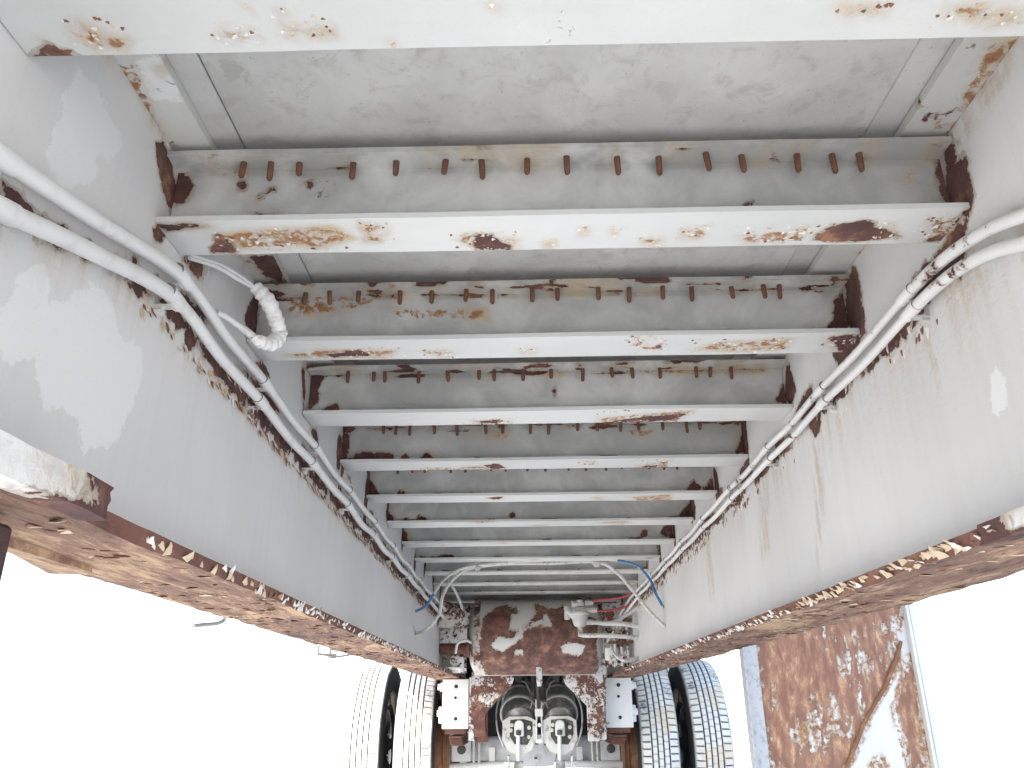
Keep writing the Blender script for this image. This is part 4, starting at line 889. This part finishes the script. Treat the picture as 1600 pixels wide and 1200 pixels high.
def rim_mesh():
    mb = MB(); n = 40; r0 = 0.287
    mb.lathe((-.098, 0, -ZG), (.098, 0, -ZG), [(0, r0+.012), (.06, r0), (.12, r0-.012), (.5, r0-.03), (.9, r0-.006), (1, r0+.012)], n, cap=False)
    # disc with hand holes on the outer side
    H = 8; xd = .085; rin, ro, r1 = .11, .175, .262
    vs = []; fs = []; K = 16
    ring = lambda r_, x: [(x, r_*math.cos(2*math.pi*k/(H*K)), r_*math.sin(2*math.pi*k/(H*K))-ZG) for k in range(H*K)]
    rows = [0.0, rin, ro, .19, .205, .22, .235, r1, .280]; xsd = [.04, .04, .06, .068, .074, .078, .080, .078, .06]
    base = []
    for r_, x in zip(rows, xsd): base.append(len(vs)); vs += ring(max(r_, .001), x)
    nn_ = H*K
    for i in range(len(rows)-1):
        for k in range(nn_):
            ph = (k % K)/K-.5; rm = (rows[i]+rows[i+1])/2
            if ro <= rm <= r1 and ((ph/.30)**2+((rm-.218)/.036)**2) < 1: continue
            fs.append((base[i]+k, base[i]+(k+1) % nn_, base[i+1]+(k+1) % nn_, base[i+1]+k))
    mb.add(vs, fs); me = bpy.data.meshes.new('rim'); me.from_pydata([(x, y, z+ZG) for x, y, z in mb.v], [], mb.f); me.materials.append(M_rimm); me.update()
    me.polygons.foreach_set("use_smooth", [True]*len(me.polygons)); return me
rim_me = rim_mesh()
def wheel(x, y, flip, rot):
    e = bpy.data.objects.new('wheel', None); COL.objects.link(e); e.parent = T; e.location = (x, y, AZ+ZG); e.rotation_euler = (rot, 0, 0)
    for nm, me in (('tyre', tyre_me), ('rim', rim_me)):
        o = bpy.data.objects.new(nm, me); COL.objects.link(o); o.parent = e
        if nm == 'rim' and flip: o.rotation_euler = (0, 0, math.pi)
for ya in (AX, AX+1.32):
    for s in (-1, 1):
        wheel(s*0.792, ya, s < 0, 0.35); wheel(s*1.130, ya, s > 0, 0.1)
        mb = MB(); mb.lathe((s*.60, ya, AZ), (s*.86, ya, AZ), [(0, .205), (.02, .212), (.12, .212), (.14, .20), (.95, .20), (1, .1)], 40); mb.build('brake_drum', M_drum, T, smooth=True)
# backing plate edge seen beside the inner tyres
for s in (-1, 1):
    mb = MB(); mb.lathe((s*.602, AX, AZ), (s*.590, AX, AZ), [(0, .225), (.5, .225), (1, .215)], 40); mb.build('backing_plate', M_drum, T, smooth=True)
ax2 = axle(AX+1.32)
# dark rubber splash guard and rear frame behind the axle
mb = gridbox(-0.66, 0.66, AX+0.62, AX+0.628, -1.00, -0.02, 0.05, 0.02, 0.05, lambda p: (p[0], p[1]+0.01*fbm(p[0]*3, p[2]*2, 0, 2), p[2])); mb.build('splash_guard', M_rubber, T)

# ------------------------------------------------------------------ hook and bracket outside the left flange
mb = MB(); hy = on((345, 965), 0, -0.66)[1]; mb.tube(spline([P((352, 958), -0.662), P((350, 968), -0.67), P((340, 974), -0.675), P((320, 976), -0.68), P((302, 978), -0.685)], 8), .004, 7)
mb.build('rope_hook', M_wire, T, smooth=True)
mb = MB()
for A, B in (((498, 1008), (497, 1022)), ((497, 1022), (530, 1026)), ((516, 1012), (516, 1026)), ((530, 1026), (552, 1022)), ((516, 1014), (540, 1018))):
    mb.cyl(P(A, -0.69), P(B, -0.69), .004, 7)
for A in ((516, 1027), (521, 1027)): mb.cyl(P(A, -0.69)+Vector((0, 0, -.004)), P(A, -0.69)+Vector((0, 0, .012)), .009, 6)
mb.build('wire_bracket', M_wire, T, smooth=True)

# ------------------------------------------------------------------ landing leg (left, at the picture's edge) and rusty side panel (right)
lx0 = -0.538; mb = MB(); mb.box(-0.72, lx0, 0.62, 0.755, -1.30, LF0-0.0085, bev=.004); lg = mb.build('landing_leg', M_legrust, T); lg['label'] = 'dark rusty landing leg at the left edge'
mb = MB(); mb.box(-0.76, -0.52, 0.59, 0.81, -1.37, -1.355, bev=.003); mb.cyl((-0.636, 0.70, -1.355), (-0.636, .70, -1.3), .05, 16); mb.build('foot', M_rustdark, lg)
pts = [on(p, 2, LF0-0.008)[:2] for p in ((18, 862), (29, 867), (77, 894), (135, 896))]
mb = MB(); mb.prism([(pts[0][0], 0.7), tuple(pts[0]), tuple(pts[2]), tuple(pts[3]), (-0.60, pts[3][1]-.02), (-0.60, 0.7)], 2, LF0-.010, LF0-.0005)
mb.build('leg_mount_plate', M_under, T)
# panel
PY = 2.95
xa, xb = on((1192, 1100), 1, PY)[0], on((1447, 1100), 1, PY)[0]
def wpn(p): x, y, z = p; return (x, y+0.004*fbm(x*4, z*4, 1, 3), z)
mb = gridbox(xa, xb, PY, PY+0.008, -1.30, -0.02, 0.008, 0.01, 0.01, wpn)
pn = mb.build('side_panel', M_leg, T); pn['label'] = 'rusty white steel panel hanging outside the right beam'
PC = [[(1184, 1000), (1300, 970), (1405, 930), (1402, 965), (1392, 1010), (1402, 1030), (1375, 1080), (1352, 1120), (1335, 1165), (1300, 1240), (1310, 1500), (1235, 1700), (1225, 1300), (1194, 1120)], [(1424, 1030), (1430, 1100), (1448, 1200), (1480, 1500), (1450, 1420), (1425, 1200), (1402, 1110), (1415, 1060)], [(1365, 1200), (1375, 1190), (1382, 1204)]]
PALE = [[(1295, 1000), (1340, 985), (1385, 970), (1402, 1000), (1380, 1040), (1366, 1080), (1350, 1120), (1338, 1090), (1310, 1040)], [(1200, 1060), (1216, 1070), (1210, 1100)], [(1290, 1100), (1330, 1110), (1325, 1150), (1285, 1150), (1250, 1145)]]
co, chip, st, pa = wear(pn, [])
P2 = co[:, [0, 2]]; nz = np.array([fbm(p[0]*45, 0, p[2]*9, 4)+0.6*fbm(p[0]*120, 2, p[2]*30, 2) for p in co]); pp2 = lambda L: np.array([on(p, 1, PY)[[0, 2]] for p in L])
for q in PC: chip = np.maximum(chip, np.clip(-sdf(P2, pp2(q))/0.012, -3, 2.4))
for q in PALE: chip = np.minimum(chip, np.clip(0.15+sdf(P2, pp2(q))/0.03, -0.35, 3))
chip = np.where(chip > -0.4, chip*0.7+1.7*nz+0.35, chip); st = np.where(chip > -2, 0.95, 0.10); chip = np.where(chip > -1.5, chip-0.9*np.clip(0.45+np.array([fbm(p[0]*5, 1, p[2]*3, 3) for p in co])*2.0, 0, 1.2), chip); setwear(pn, chip, st, np.ones(len(st))*0.8)
mb = MB(); mb.box(xa-.052, xa-.002, PY-.012, PY-.002, -1.3, -0.02, bev=.002); mb.box(xa-.056, xa-.050, PY-.03, PY+.02, -1.3, -.02); mb.build('edge_strip', M_galv, pn)
mb = MB(); mb.box(xb-.022, xb-.012, PY-.028, PY-.001, -1.3, -.02, bev=.002); mb.box(xb+.001, xb+.02, PY-.004, PY+.06, -1.3, -.02, bev=.002); mb.build('edge_strip', M_white, pn)
mb = MB(); mb.tube([Vector(on(p, 1, PY-.004)) for p in ((1408, 1002), (1400, 1030), (1382, 1075), (1364, 1105), (1350, 1130), (1336, 1165), (1322, 1200))], .006, 8, rf=lambda u: .006+.003*math.sin(u*70)*math.sin(u*31)); mb.build('weld_seam', M_drum, pn, smooth=True)
